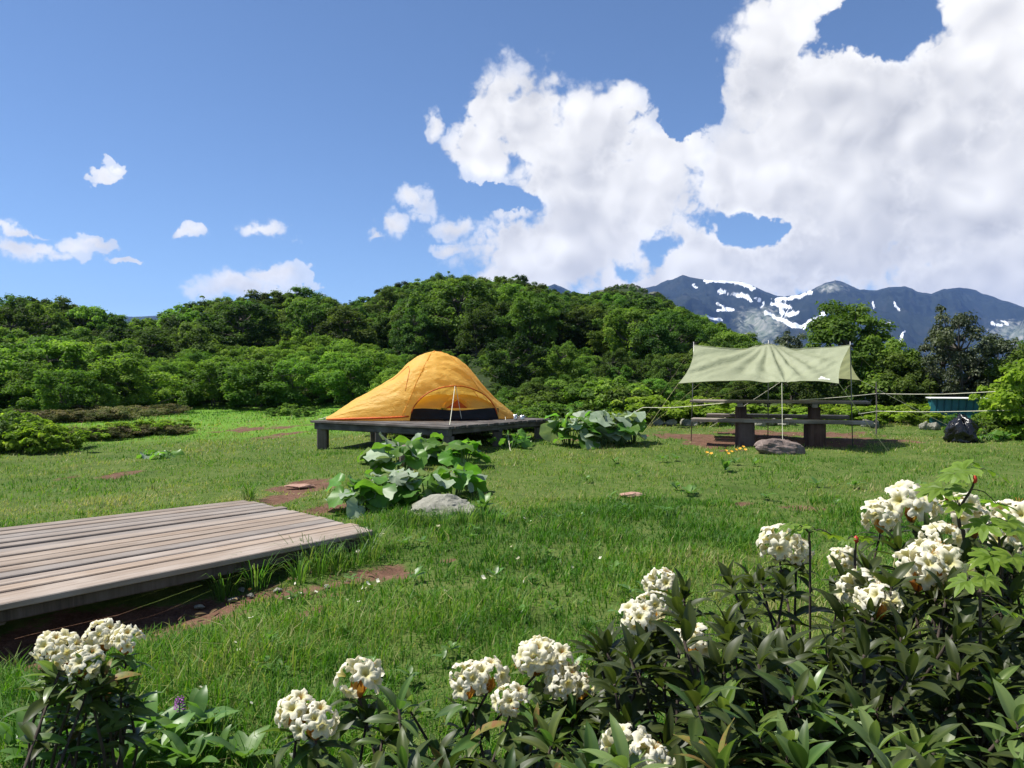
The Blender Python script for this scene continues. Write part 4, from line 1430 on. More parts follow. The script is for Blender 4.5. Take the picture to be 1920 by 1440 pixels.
# ------------------------------------------------------------------ tarp, table, bench
def build_tarp():
    g = np.random.default_rng(21)
    rl, rm, rr = P(1301, 648, 14.45), P(1441, 645, 14.0), P(1594, 648, 13.5)
    fl, fm, fr = P(1272, 719, 13.35), P(1466, 717, 12.85), P(1573, 719, 12.35)
    bl, bm, br = P(1318, 714, 15.6), P(1470, 712, 15.1), P(1613, 713, 14.6)
    base = np.array([rm[0], rm[1], hz(rm[0], rm[1])])
    o = thing('tarp_shelter', 'olive green tarp pitched over the picnic table on poles and cords', 'tarp', base)

    def bez3(a, b, c, u):
        """through three points, with sag between"""
        u = np.asarray(u)[..., None]
        return np.where(u < .5, a + (b - a) * u * 2, b + (c - b) * (u * 2 - 1))

    nu, nv = 121, 33
    u = np.linspace(0, 1, nu); v = np.linspace(0, 1, nv)
    U, Vv = np.meshgrid(u, v, indexing='ij')
    for nm, (e0, e1, e2), sg in (('canopy_front', (fl, fm, fr), 1), ('canopy_rear', (bl, bm, br), -1)):
        Rg = bez3(rl, rm, rr, U)
        seg = np.abs(np.sin(2 * np.pi * U))
        Rg = Rg + np.stack([0 * U, 0 * U, -0.085 * seg ** 1.0], -1)
        E = bez3(e0, e1, e2, U)
        E = E + np.stack([0 * U, 0.05 * sg * seg, 0.035 * seg], -1)
        q = Rg + (E - Rg) * Vv[..., None]
        q[..., 2] -= 0.05 * np.sin(np.pi * Vv) * (0.6 + .4 * seg)
        # tension folds fanning out from the ridge peak and running to the corners
        du = (U - .5) * 2
        angp = np.arctan2(du * 1.25, Vv + 0.10)
        rp = np.hypot(du, Vv)
        w1 = np.sin(angp * 17 + fbm(angp * 2, rp * 2, 3) * 3) * np.exp(-((rp - .55) / .42) ** 2) * 0.024
        cx, cy = du - 0.03, 1.0 - Vv
        ang2 = np.arctan2(cx, cy + .08)
        w2 = np.sin(ang2 * 13 + 1) * np.exp(-(np.hypot(cx, cy) / .6) ** 2) * 0.018 * np.hypot(cx, cy) ** .5
        for side in (-1, 1):
            ex, ey = (du - side), Vv
            a3 = np.arctan2(ey - 0.5, -side * ex + .05)
            w2 = w2 + np.sin((ex * side * -1 * 1.0 + (ey if side < 0 else -ey) * 1.1) * 26 + fbm(U * 6, Vv * 6, 9) * 4) * np.exp(-((np.abs(ex) - .28) / .25) ** 2) * .012 * np.sin(np.pi * Vv)
        w3 = (fbm(U * 14 + Vv * 6, Vv * 8 - U * 5, 33, 3) - .5) * .03 * np.sin(np.pi * np.clip(Vv, 0.02, .98))
        q[..., 1] -= sg * (w1 + w2 + w3) * .8
        q[..., 2] += (w1 + w2 + w3)
        # end edges curve in
        pull = (np.exp(-(1 - U) * 18) - np.exp(-U * 18)) * np.sin(np.pi * Vv) * .07
        q[..., 0] -= pull
        fs = grid_faces(nu, nv)
        c = link(nm, mk_mesh(nm, q.reshape(-1, 3) - base, fs if sg > 0 else fs[:, ::-1], M['tarp'], True), o)
        if sg > 0:
            front = q
    # seam tape along ridge + hem
    mb = MB(); mb.tube(front[:, -1], .007, 4); link('hem', mb.mesh('hem', M['tarp'], base), o)
    mb = MB(); mb.tube(front[:, 0] + [0, 0, .004], .007, 4); link('ridge_seam', mb.mesh('ridge_seam', M['tarp'], base), o)
    # little pale maker's mark printed near the front hem: a peak and a line of small strokes
    def on_front(uu, vv, lift=.006):
        i, j = uu * (nu - 1), vv * (nv - 1)
        i0, j0 = int(i), int(j); a, b = i - i0, j - j0
        p = (front[i0, j0] * (1 - a) + front[i0 + 1, j0] * a) * (1 - b) + (front[i0, j0 + 1] * (1 - a) + front[i0 + 1, j0 + 1] * a) * b
        return p + np.array([0.0, -lift, lift * .6])
    mb = MB()
    def patch(u0, u1, v0, v1):
        mb.add([on_front(u0, v0), on_front(u1, v0), on_front(u1, v1), on_front(u0, v1)], [(0, 1, 2, 3)])
    mb.add([on_front(.838, .86), on_front(.870, .86), on_front(.852, .80)], [(0, 1, 2)])
    mb.add([on_front(.858, .86), on_front(.890, .86), on_front(.872, .825)], [(0, 1, 2)])
    uu = .832
    for k, wd in enumerate((.010, .006, .007, .005, .008, .006, .004, .008, .006)):
        patch(uu, uu + wd, .885 - .008 * (k % 3 == 0), .93); uu += wd + .004
    link('printed_mark', mb.mesh('printed_mark', M['white'], base), o)
    # poles
    for p, lean in ((rl, (-.05, 0)), (rm, (0, 0.03)), (rr, (.06, .03))):
        b = np.array([p[0] + lean[0], p[1] + lean[1], 0]); b[2] = hz(b[0], b[1]) - .05
        mb = MB(); mb.tube([b, (b + p) / 2, p + [0, 0, .07]], .009, 6)
        link('pole', mb.mesh('pole', M['pole'], base, True), o)
    # cords
    def cord(a, b, r=.006, mat='rope'):
        mid = (np.array(a) + np.array(b)) / 2 - [0, 0, .012]
        mb = MB(); mb.tube(smooth_path([a, mid, b], 7), r, 4)
        link('guy_line', mb.mesh('guy_line', M[mat], base), o)
    cord(fm, hit(1468, 851) + [0, 0, .02], .0045)
    cord(fr, hit(1668, 850) + [0, 0, .0], .0055, 'rope_yellow')
    cord(fl, on(1190, 13.6), .0028, 'rope_yellow')
    cord(rl, on(1190, 15.8), .0025, 'rope_yellow')
    cord(rr, on(1760, 15.2), .003, 'rope_yellow')
    cord(br, on(1790, 16.5), .004)
    cord(bl, on(1215, 17.0), .003, 'rope_yellow')
    cord(bm, on(1330, 17.0), .004)
    cord(front[int(.42 * nu), -1], P(1315, 752, 14.2), .003, 'rope_yellow')


build_tarp()


def build_table():
    ax = unit(np.array([0.945, -0.327])); pr = np.array([0.327, 0.945])
    g = np.random.default_rng(30)
    # table: a plank top on two thick posts
    c = np.array([4.88, 14.30]); zt = CAM_Z - (751 - 710) / 1450 * 14.35
    zg = hz(*c)
    o = thing('picnic_table', 'long dark plank table on two squat timber posts under the tarp', 'table', (*c, zg))
    for k in range(4):
        q = c + pr * (-.30 + .20 * k)
        board('tabletop_plank', o, (*(q - ax * 1.52 + ax * g.normal(0, .02)), zt - .02), (*(q + ax * 1.56), zt - .02 + g.normal(0, .004)), .188, .042, M['table'])
    for s, px in ((-1, 1396), (1, 1517)):
        t = -0.62 if s < 0 else 0.66
        q = c + ax * t
        board('crosspiece', o, (*(q - pr * .36), zt - .041 - .035), (*(q + pr * .36), zt - .041 - .035), .10, .07, M['table'])
        post('post', o, q, zt - .112, .165, M['stump'], .2)
    # bench: one heavy plank pair on two broad stumps
    c2 = np.array([4.64, 13.50]); zb = CAM_Z - (786 - 710) / 1450 * 13.55
    b = thing('bench', 'heavy plank bench resting on two broad dark stumps before the picnic table', 'bench', (*c2, hz(*c2)))
    for k in range(2):
        q = c2 + pr * (-.10 + .20 * k)
        board('seat_plank', b, (*(q - ax * 1.46), zb - .03), (*(q + ax * 1.50), zb - .03 - .004 * k), .192, .06, M['table'])
    for t in (-0.54, 0.62):
        q = c2 + ax * t
        zg = hz(*q) - .1
        n = 14; a = np.arange(n) * 2 * np.pi / n
        H = zb - .062 - zg
        prof = [(.175, 0), (.162, .12), (.155, H * .6), (.152, H - .01), (.146, H)]
        V = np.array([[(r * np.sign(np.cos(th)) * abs(np.cos(th)) ** .6 * (1 + .05 * np.sin(3 * th + t)), r * .95 * np.sign(np.sin(th)) * abs(np.sin(th)) ** .6, z) for th in a] for r, z in prof]).reshape(-1, 3)
        fs = [(i * n + j, i * n + (j + 1) % n, (i + 1) * n + (j + 1) % n, (i + 1) * n + j) for i in range(len(prof) - 1) for j in range(n)]
        V = np.concatenate([V, [[0, 0, H]]]); e = (len(prof) - 1) * n
        me = mk_mesh('stump', V, [np.array(fs), np.array([(e + j, e + (j + 1) % n, len(V) - 1) for j in range(n)])], M['stump'], False)
        link('stump', me, b, (q[0] - c2[0], q[1] - c2[1], zg - hz(*c2)))
    # rear bench on the far side of the table
    c3 = c + pr * .80
    r = thing('bench', 'plank bench on the far side of the picnic table in the tarp shade', 'bench', (*c3, hz(*c3)))
    zb3 = hz(*c3) + .43
    for k in range(2):
        q = c3 + pr * (-.10 + .20 * k)
        board('seat_plank', r, (*(q - ax * 1.3), zb3 - .03), (*(q + ax * 1.3), zb3 - .03), .19, .06, M['table'])
    for t in (-.6, .66):
        post('post', r, c3 + ax * t, zb3 - .062, .24, M['stump'], .28)


build_table()


def build_site_things():
    g = np.random.default_rng(41)
    M['stone_brown'] = rock_mat('stone_brown', (0.09, 0.065, 0.055), (0.30, 0.235, 0.205))
    M['stone_grey'] = rock_mat('stone_grey', (0.13, 0.13, 0.10), (0.36, 0.35, 0.29), (0.10, 0.12, 0.05))
    M['stone_red'] = rock_mat('stone_red', (0.24, 0.13, 0.09), (0.46, 0.30, 0.23))
    def stone(name, label, px, py, size, mat, rot=0.0, sink=.3, seed=0, group=None, cat='stone', tilt=0.0):
        p = hit(px, py)
        o = link(name, rock_mesh(seed, size, M[mat]), None, (p[0], p[1], p[2] + size[2] * (.5 - sink)))
        o.rotation_euler = (tilt, 0, rot)
        return tag(o, label, cat, group)
    stone('boulder', 'brown boulder anchoring the tarp cord before the bench', 1463, 849, (.70, .42, .30), 'stone_brown', .1, .25, 3)
    stone('boulder', 'brown upright rock half hidden among the big leaves near the platform', 770, 880, (.40, .34, .36), 'stone_brown', .4, .12, 5)
    stone('flat_stone', 'pale grey flat stone lying in the grass below the big leaves', 822, 962, (.62, .42, .22), 'stone_grey', .1, .40, 7, tilt=.25)
    stone('flat_stone', 'pale flat stone on bare earth behind the low deck', 562, 914, (.32, .2, .05), 'stone_red', .2, .3, 9)
    stone('flat_stone', 'small pinkish flat stone sunk in the open grass', 1185, 930, (.26, .2, .06), 'stone_red', .5, .45, 10)
    for k in range(9):
        px, py = [(452, 1108), (470, 1120), (436, 1126), (560, 1087), (612, 1102), (654, 1096), (480, 1098), (520, 1110), (372, 1140)][k]
        stone('pebble', 'small pale pebble on the bare soil along the low deck', px, py, (.05 + .03 * g.random(), .04, .03), 'stone_grey', g.random() * 3, .3, 60 + k, 'pebbles along the deck')
    for k in range(13):
        px = 1235 + k * 21 + g.normal(0, 5)
        stone('stone', 'grey stone in the loose row behind the picnic table', px, 797 + g.normal(0, 1), (.26 + .12 * g.random(), .2, .16 + .06 * g.random()), 'stone_grey', g.random() * 3, .3, 80 + k, 'row of stones behind the table')
    for k, (px, py) in enumerate([(1625, 800), (1640, 802), (1735, 806), (1752, 806)]):
        stone('stone', 'pale stone at the foot of the shrubs near the teal shed', px, py, (.22, .18, .2), 'stone_grey', k, .2, 110 + k, 'stones near the shed')
    # teal corrugated shed side
    m = Mat('teal_sheet')
    n = m.noise(m.coords('Object'), 6, 5)
    c = m.ramp(n, [(0.3, (0.008, 0.085, 0.105)), (0.7, (0.018, 0.135, 0.155))])
    M['teal'] = m.done(m.principled(c, 0.42, 0.5))
    Y = 17.2
    p0, p1 = P(1741, 800, Y), P(1836, 800, Y - .35)
    zb = min(hz(p0[0], p0[1]), hz(p1[0], p1[1])) - .05
    o = thing('metal_shed', 'low teal corrugated metal shed with pale roof edge among the shrubs', 'shed', (p0[0], p0[1], zb))
    d = unit((p1 - p0)[:2]); nb = np.array([-d[1], d[0]])
    L = float(np.linalg.norm((p1 - p0)[:2])) + .3
    H = CAM_Z - (748 - 710) / 1450 * Y - zb
    lean = 0.10
    nr = 9
    prof = []
    for k in range(nr):
        a = k * L / nr; w = L / nr
        prof += [(a, 0), (a + w * .72, 0), (a + w * .78, .03), (a + w * .94, .03)]
    prof.append((L, 0))
    V = []
    for (a, dep) in prof:
        for zz in (0, H):
            q = p0[:2] + d * a + nb * (dep + lean * zz)
            V.append((q[0] - p0[0] + (0.12 * zz) * d[0], q[1] - p0[1], zz))
    fs = [(2 * i, 2 * i + 2, 2 * i + 3, 2 * i + 1) for i in range(len(prof) - 1)]
    link('corrugated_wall', mk_mesh('corrugated_wall', V, np.array(fs), M['teal']), o)
    mb = MB()
    a = np.array([*(nb * (lean * H + .45)), H * .5]); 
    mb.bar(np.array([*(d * (L * .52) + nb * (lean * H + .45)), .0]), np.array([*(d * (L * .52) + nb * (lean * H + .45)), H - .03]), L - .16, .70, (nb[0], nb[1], 0))
    link('shed_body', mb.mesh('shed_body', M['teal']), o)
    mb = MB(); mb.bar(np.array([*(nb * (lean * H + .36) + d * (.12 * H - .03)), H + .015]), np.array([*(nb * (lean * H + .36) + d * (L + .08)), H + .015]), .86, .022)
    link('roof_edge', mb.mesh('roof_edge', M['white']), o)
    # black rubbish bag
    m = Mat('black_plastic')
    n = m.noise(m.coords('Object'), 14, 5, .6, 1.5)
    M['bag'] = m.done(m.principled((0.010, 0.010, 0.012), 0.22, 0.5, 0, m.bump(n, 0.5, 0.015)))
    p = hit(1800, 829)
    gg = np.random.default_rng(4)
    nu_, nv_ = 40, 26
    th = np.linspace(0, 2 * np.pi, nu_, endpoint=False); f = np.linspace(0, 1, nv_)
    T, Fv = np.meshgrid(th, f, indexing='ij')
    r = np.interp(Fv, [0, .06, .3, .55, .72, .82, .9, 1.0], [.02, .22, .235, .225, .20, .17, .12, .05])
    cr = (fbm(np.cos(T) * 2.2 + 5, np.sin(T) * 2.2 + Fv * 5, 2, 4) - .5) * .24 + .012 * np.sin(T * 14 + Fv * 6) * Fv
    zz = np.interp(Fv, [0, .06, 1], [0, .0, .46]) + (fbm(np.cos(T) * 2 + 3, np.sin(T) * 2, 6) - .5) * .30 * Fv
    V = np.stack([(r + cr) * np.cos(T) * 1.05, (r + cr) * np.sin(T), zz], -1).reshape(-1, 3)
    fs = []
    for i in range(nu_):
        for j in range(nv_ - 1):
            fs.append((i * nv_ + j, ((i + 1) % nu_) * nv_ + j, ((i + 1) % nu_) * nv_ + j + 1, i * nv_ + j + 1))
    o = link('rubbish_bag', mk_mesh('rubbish_bag', V, np.array(fs), M['bag'], True), None, p)
    tag(o, 'crumpled shiny black rubbish bag standing in the grass before the teal shed', 'bag')
    # rope line strung past the table
    def rope(label, pts, r=.006):
        q = []
        for a, b in zip(pts[:-1], pts[1:]):
            t = np.linspace(0, 1, 9)[:, None]
            s = np.array(a) + (np.array(b) - np.array(a)) * t
            s[:, 2] -= (0.02 * np.linalg.norm(np.array(b) - a) * 4 * t * (1 - t) * .25)[:, 0]
            q.append(s if not q else s[1:])
        q = np.concatenate(q)
        mb = MB(); mb.tube(q, r, 4)
        base = q[0]
        tag(link('rope', mb.mesh('rope', M['rope'], base), None, base), label, 'rope')
    st = on(1643, 15.6)
    rope('upper pale rope strung from the table past the stake to the maples', [P(1498, 750, 14.5), P(1643, 738, 15.6), P(1770, 739, 15.3), P(2050, 722, 14.2)], .0065)
    rope('lower pale rope strung from the stake across the teal shed', [P(1610, 776, 15.2), P(1643, 771, 15.55), P(1770, 772, 15.2), P(2050, 763, 14.1)], .0065)
    rope('pale rope running left from the table behind the big leaves', [P(1390, 752, 15.5), P(1265, 764, 16.2), P(1205, 764, 16.6), P(1180, 778, 16.6)], .006)
    mb = MB(); mb.tube([(0, 0, -.15), (.01, 0, .5), (.0, 0, CAM_Z - (716 - 710) / 1450 * 15.6 - st[2])], [.014, .013, .010], 6)
    tag(link('stake', mb.mesh('stake', M['post']), None, st), 'thin wooden stake holding the ropes right of the tarp', 'stake')


build_site_things()

# ------------------------------------------------------------------ big-leaved plants
def big_leaf_mesh(seed, mats):
    """a rounded heart-shaped leaf blade, wavy at the rim, on its stalk; the blade is about 1 across, the stalk hangs from its notch"""
    g = np.random.default_rng(seed)
    nr, na = 6, 22
    a = np.linspace(-np.pi, np.pi, na)
    V = [(0, 0, 0)]
    for i in range(1, nr + 1):
        f = i / nr
        for t in a:
            notch = 1 - 0.55 * np.exp(-((np.pi - abs(t)) / .38) ** 2)
            tip = 1 + .10 * np.exp(-(t / .3) ** 2)
            rr = f * 0.5 * notch * tip * (1 + .05 * np.sin(9 * t + seed) * f)
            z = 0.20 * f * f * (0.5 + 0.5 * np.cos(2 * t + seed)) - .10 * f * f + .055 * np.sin(5 * t + seed * 1.7) * f ** 2 + .03 * np.cos(11 * t + seed) * f ** 3
            z += -0.02 * abs(np.sin(4 * t)) * f
            V.append((rr * np.cos(t) + .12 * f, rr * np.sin(t), z))
    fs = []; tr = []
    for j in range(na - 1):
        tr.append((0, 1 + j, 2 + j))
    for i in range(nr - 1):
        for j in range(na - 1):
            p = 1 + i * na + j
            fs.append((p, p + na, p + na + 1, p + 1))
    return mk_mesh('leaf', V, [np.array(fs), np.array(tr)], mats, True, {'tint': np.clip(g.normal(.5, .05, len(V)) + .2 * (np.arange(len(V)) % 3 == 0), 0, 1)})


M['butter'] = leaf_mat('butterbur_leaf', (0.055, 0.125, 0.018), (0.095, 0.215, 0.030), (0.14, 0.27, 0.045), 0.45, 0.42, 0.4, 0.22, 1.5)
M['butter_pale'] = leaf_mat('butterbur_underside_sheen', (0.16, 0.22, 0.13), (0.24, 0.31, 0.20), (0.34, 0.40, 0.29), 0.28, 0.55, 0.35, 0.22, 1.0)  # pale underside and sheen put into the colour of the whole leaf
M['stalk'] = plain_mat('green_stalk', (0.09, 0.16, 0.04), 0.5, 0.4)
BIG = {m: [big_leaf_mesh(i + 3, M[m]) for i in range(4)] for m in ('butter', 'butter_pale')}


def orient(o, pos, fwd, nrm, s, parent):
    f = unit(np.asarray(fwd, float)); n = np.asarray(nrm, float); n = unit(n - f * np.dot(n, f)); b = np.cross(n, f)
    if np.isscalar(s): s = (s, s, s)
    p = np.asarray(pos, float) - np.array(parent.location)
    o.matrix_basis = Matrix(((f[0] * s[0], b[0] * s[1], n[0] * s[2], p[0]), (f[1] * s[0], b[1] * s[1], n[1] * s[2], p[1]), (f[2] * s[0], b[2] * s[1], n[2] * s[2], p[2]), (0, 0, 0, 1)))


def big_plant(label, leaves, n_extra, spread, seed, hmax=.42, pale=.4, group=None, size=(.20, .34), name='butterbur_plant'):
    """leaves: (px, py) ground points where clumps of leaves stand"""
    g = np.random.default_rng(seed)
    gp = [hit(px, py) for px, py in leaves]
    base = np.mean(gp, 0)
    o = thing(name, label, 'plant', base, group)
    mb = MB()
    for q in gp:
        for k in range(n_extra):
            r = spread * g.random() ** .6; a = g.random() * 6.283
            root = np.array([q[0] + r * .4 * np.cos(a), q[1] + r * .4 * np.sin(a), 0]); root[2] = hz(root[0], root[1]) - .02
            h = hmax * (0.25 + .75 * g.random())
            top = np.array([q[0] + r * np.cos(a) * 1.15, q[1] + r * np.sin(a) * 1.15, root[2] + h])
            mb = MB(); mb.tube(smooth_path([root, (root + top) / 2 + [0, 0, .05], top], 5), [.010, .009, .008, .007, .006], 5)
            link('stalk', mb.mesh('stalk', M['stalk'], base, True), o)
            out = np.array([np.cos(a), np.sin(a), -.15 - .7 * g.random() ** 2])
            nrm = np.array([np.cos(a) * .5, np.sin(a) * .5, 1.0]) + g.normal(0, .45, 3)
            s = size[0] + (size[1] - size[0]) * g.random()
            lf = link('leaf', BIG['butter_pale' if g.random() < pale else 'butter'][int(g.integers(4))], o)
            orient(lf, top, out, nrm, s, o)
    return o


big_plant('broad-leaved plant growing round the brown rock in front of the platform', [(722, 868), (800, 868), (845, 866), (870, 876), (748, 893)], 13, .24, 1, .40, .30, size=(.24, .42))
big_plant('sprawling broad-leaved plant with pale drooping leaves beside the low deck corner', [(668, 960), (700, 950), (745, 942), (800, 940), (850, 930)], 13, .22, 2, .34, .50, size=(.20, .36))
big_plant('wide clump of big pale leaves between the platform and the table', [(1068, 836), (1098, 838), (1130, 836), (1160, 835), (1188, 830), (1115, 828)], 12, .24, 4, .56, .5, size=(.26, .46))
big_plant('small broad-leaved plant alone on the lawn edge behind the low deck', [(275, 857), (320, 855)], 5, .3, 5, .12, .3, size=(.2, .4))
big_plant('shaded broad-leaved weeds under the right side of the platform', [(985, 838), (955, 842)], 7, .25, 6, .32, .2, size=(.16, .26))
big_plant('low leafy weed beside the black rubbish bag', [(1845, 828), (1870, 826)], 8, .22, 7, .22, .1, size=(.12, .2))

# ------------------------------------------------------------------ rhododendrons
M['rhodo'] = leaf_mat('rhododendron_leaf', (0.022, 0.044, 0.011), (0.054, 0.092, 0.021), (0.115, 0.160, 0.042), 0.28, 0.45, 0.28, 0.58, 2.1)
M['rhodo_young'] = leaf_mat('rhododendron_young_leaf', (0.075, 0.12, 0.035), (0.125, 0.185, 0.055), (0.18, 0.24, 0.075), 0.3, 0.38, 0.45, 0.2, 1.4)
M['twig'] = plain_mat('twig', (0.055, 0.042, 0.034), 0.85, 0.2, .35, 30)
M['bract'] = leaf_mat('orange_bract', (0.22, 0.085, 0.02), (0.42, 0.19, 0.045), (0.52, 0.29, 0.08), 0.35, 0.5, 0.3, 0.1, 1.2)


def old_leaf_mat():
    m = Mat('rhododendron_old_leaf')
    n = m.noise(m.coords('Object'), 5.0, 5, .6)
    c = m.ramp(n, [(0.35, (0.055, 0.075, 0.018)), (0.5, (0.17, 0.16, 0.035)), (0.66, (0.20, 0.10, 0.035))])
    return m.done(m.thin(c, c, .25, .55, .25))


M['rhodo_old'] = old_leaf_mat()


def floret_mat():
    m = Mat('cream_petal')
    t = m.attr()
    c = m.ramp(t, [(0.0, (0.42, 0.36, 0.10)), (0.28, (0.62, 0.58, 0.26)), (0.55, (0.76, 0.72, 0.52)), (1.0, (0.84, 0.81, 0.69))])
    tc = m.mix(1.0, c, (1.0, 0.97, 0.78), 'MULTIPLY')
    n = m.noise(m.coords('Object'), 90, 4, .6)
    return m.done(m.thin(c, tc, 0.38, 0.6, 0.2, m.bump(n, .4, .002)))


M['petal'] = floret_mat()


def floret_mesh(seed):
    g = np.random.default_rng(seed)
    na = 35; rings = [(.003, 0), (.0065, .010), (.012, .019), (.0195, .0245), (.0280, .0265), (.0355, .0250), (.0415, .0215)]
    a = np.arange(na) * 2 * np.pi / na
    V, T = [], []
    ph = g.random() * 6
    for i, (r, z) in enumerate(rings):
        f = i / (len(rings) - 1)
        lobe = 1 - f * 0.44 * (0.5 - 0.5 * np.cos(5 * a)) ** 2.2
        ruf = f ** 2 * (0.0036 * np.sin(11 * a + ph) + .0022 * np.sin(19 * a + ph * 2) + .0014 * g.normal(size=na))
        curl = -f ** 3 * .008 * (0.5 + .5 * np.sin(2 * a + ph))
        V.append(np.stack([r * lobe * np.cos(a), r * lobe * np.sin(a), z + ruf + curl], 1)); T.append(np.full(na, f))
    fs = [(i * na + j, i * na + (j + 1) % na, (i + 1) * na + (j + 1) % na, (i + 1) * na + j) for i in range(len(rings) - 1) for j in range(na)]
    return mk_mesh('floret', np.concatenate(V), np.array(fs), M['petal'], True, {'tint': np.concatenate(T)})


FLORET = [floret_mesh(i) for i in range(4)]


def stamen_mesh():
    mb = MB()
    for k in range(6):
        a = k * 1.05
        mb.tube([(0, 0, .005), (.004 * math.cos(a), .004 * math.sin(a), .022), (.010 * math.cos(a), .010 * math.sin(a), .036)], .0006, 3, 1.0, False)
    return mb.mesh('stamens', M['bract'])


STAMEN = stamen_mesh()


def rleaf_mesh(seed, mat):
    g = np.random.default_rng(seed)
    n = 8
    droop = 0.12 + .15 * g.random(); fold = .25 + .35 * g.random()
    V, T = [], []
    for i in range(n):
        f = i / (n - 1)
        w = 0.135 * np.sin(np.pi * (0.04 + 0.95 * f ** 0.85)) ** 0.8 * (1 if f < .98 else .1)
        x = f; z = 0.10 * np.sin(f * 2.2) - droop * f * f
        for s in (-1, -.5, 0, .5, 1):
            V.append((x - .03 * abs(s) * f, s * w, z + abs(s) * w * fold - .03 * s * s * w))
            T.append(0.35 + .35 * (s == 0) + .12 * abs(s))
    fs = grid_faces(n, 5)
    return mk_mesh('leaf', V, fs, mat, True, {'tint': np.clip(T, 0, 1)})


RLEAF = [rleaf_mesh(i, M['rhodo']) for i in range(6)]
RYOUNG = [rleaf_mesh(20 + i, M['rhodo_young']) for i in range(3)] + [rleaf_mesh(30 + i, M['rhodo_old']) for i in range(2)]


def mesh_arrays(me):
    V = np.empty(len(me.vertices) * 3, np.float32); me.vertices.foreach_get('co', V)
    Fc = np.empty(len(me.loops), np.int32); me.loops.foreach_get('vertex_index', Fc)
    T = np.empty(len(me.vertices), np.float32); me.attributes['tint'].data.foreach_get('value', T)
    return V.reshape(-1, 3), Fc.reshape(-1, 4), T


_ra = {id(m): mesh_arrays(m) for m in RLEAF + RYOUNG}


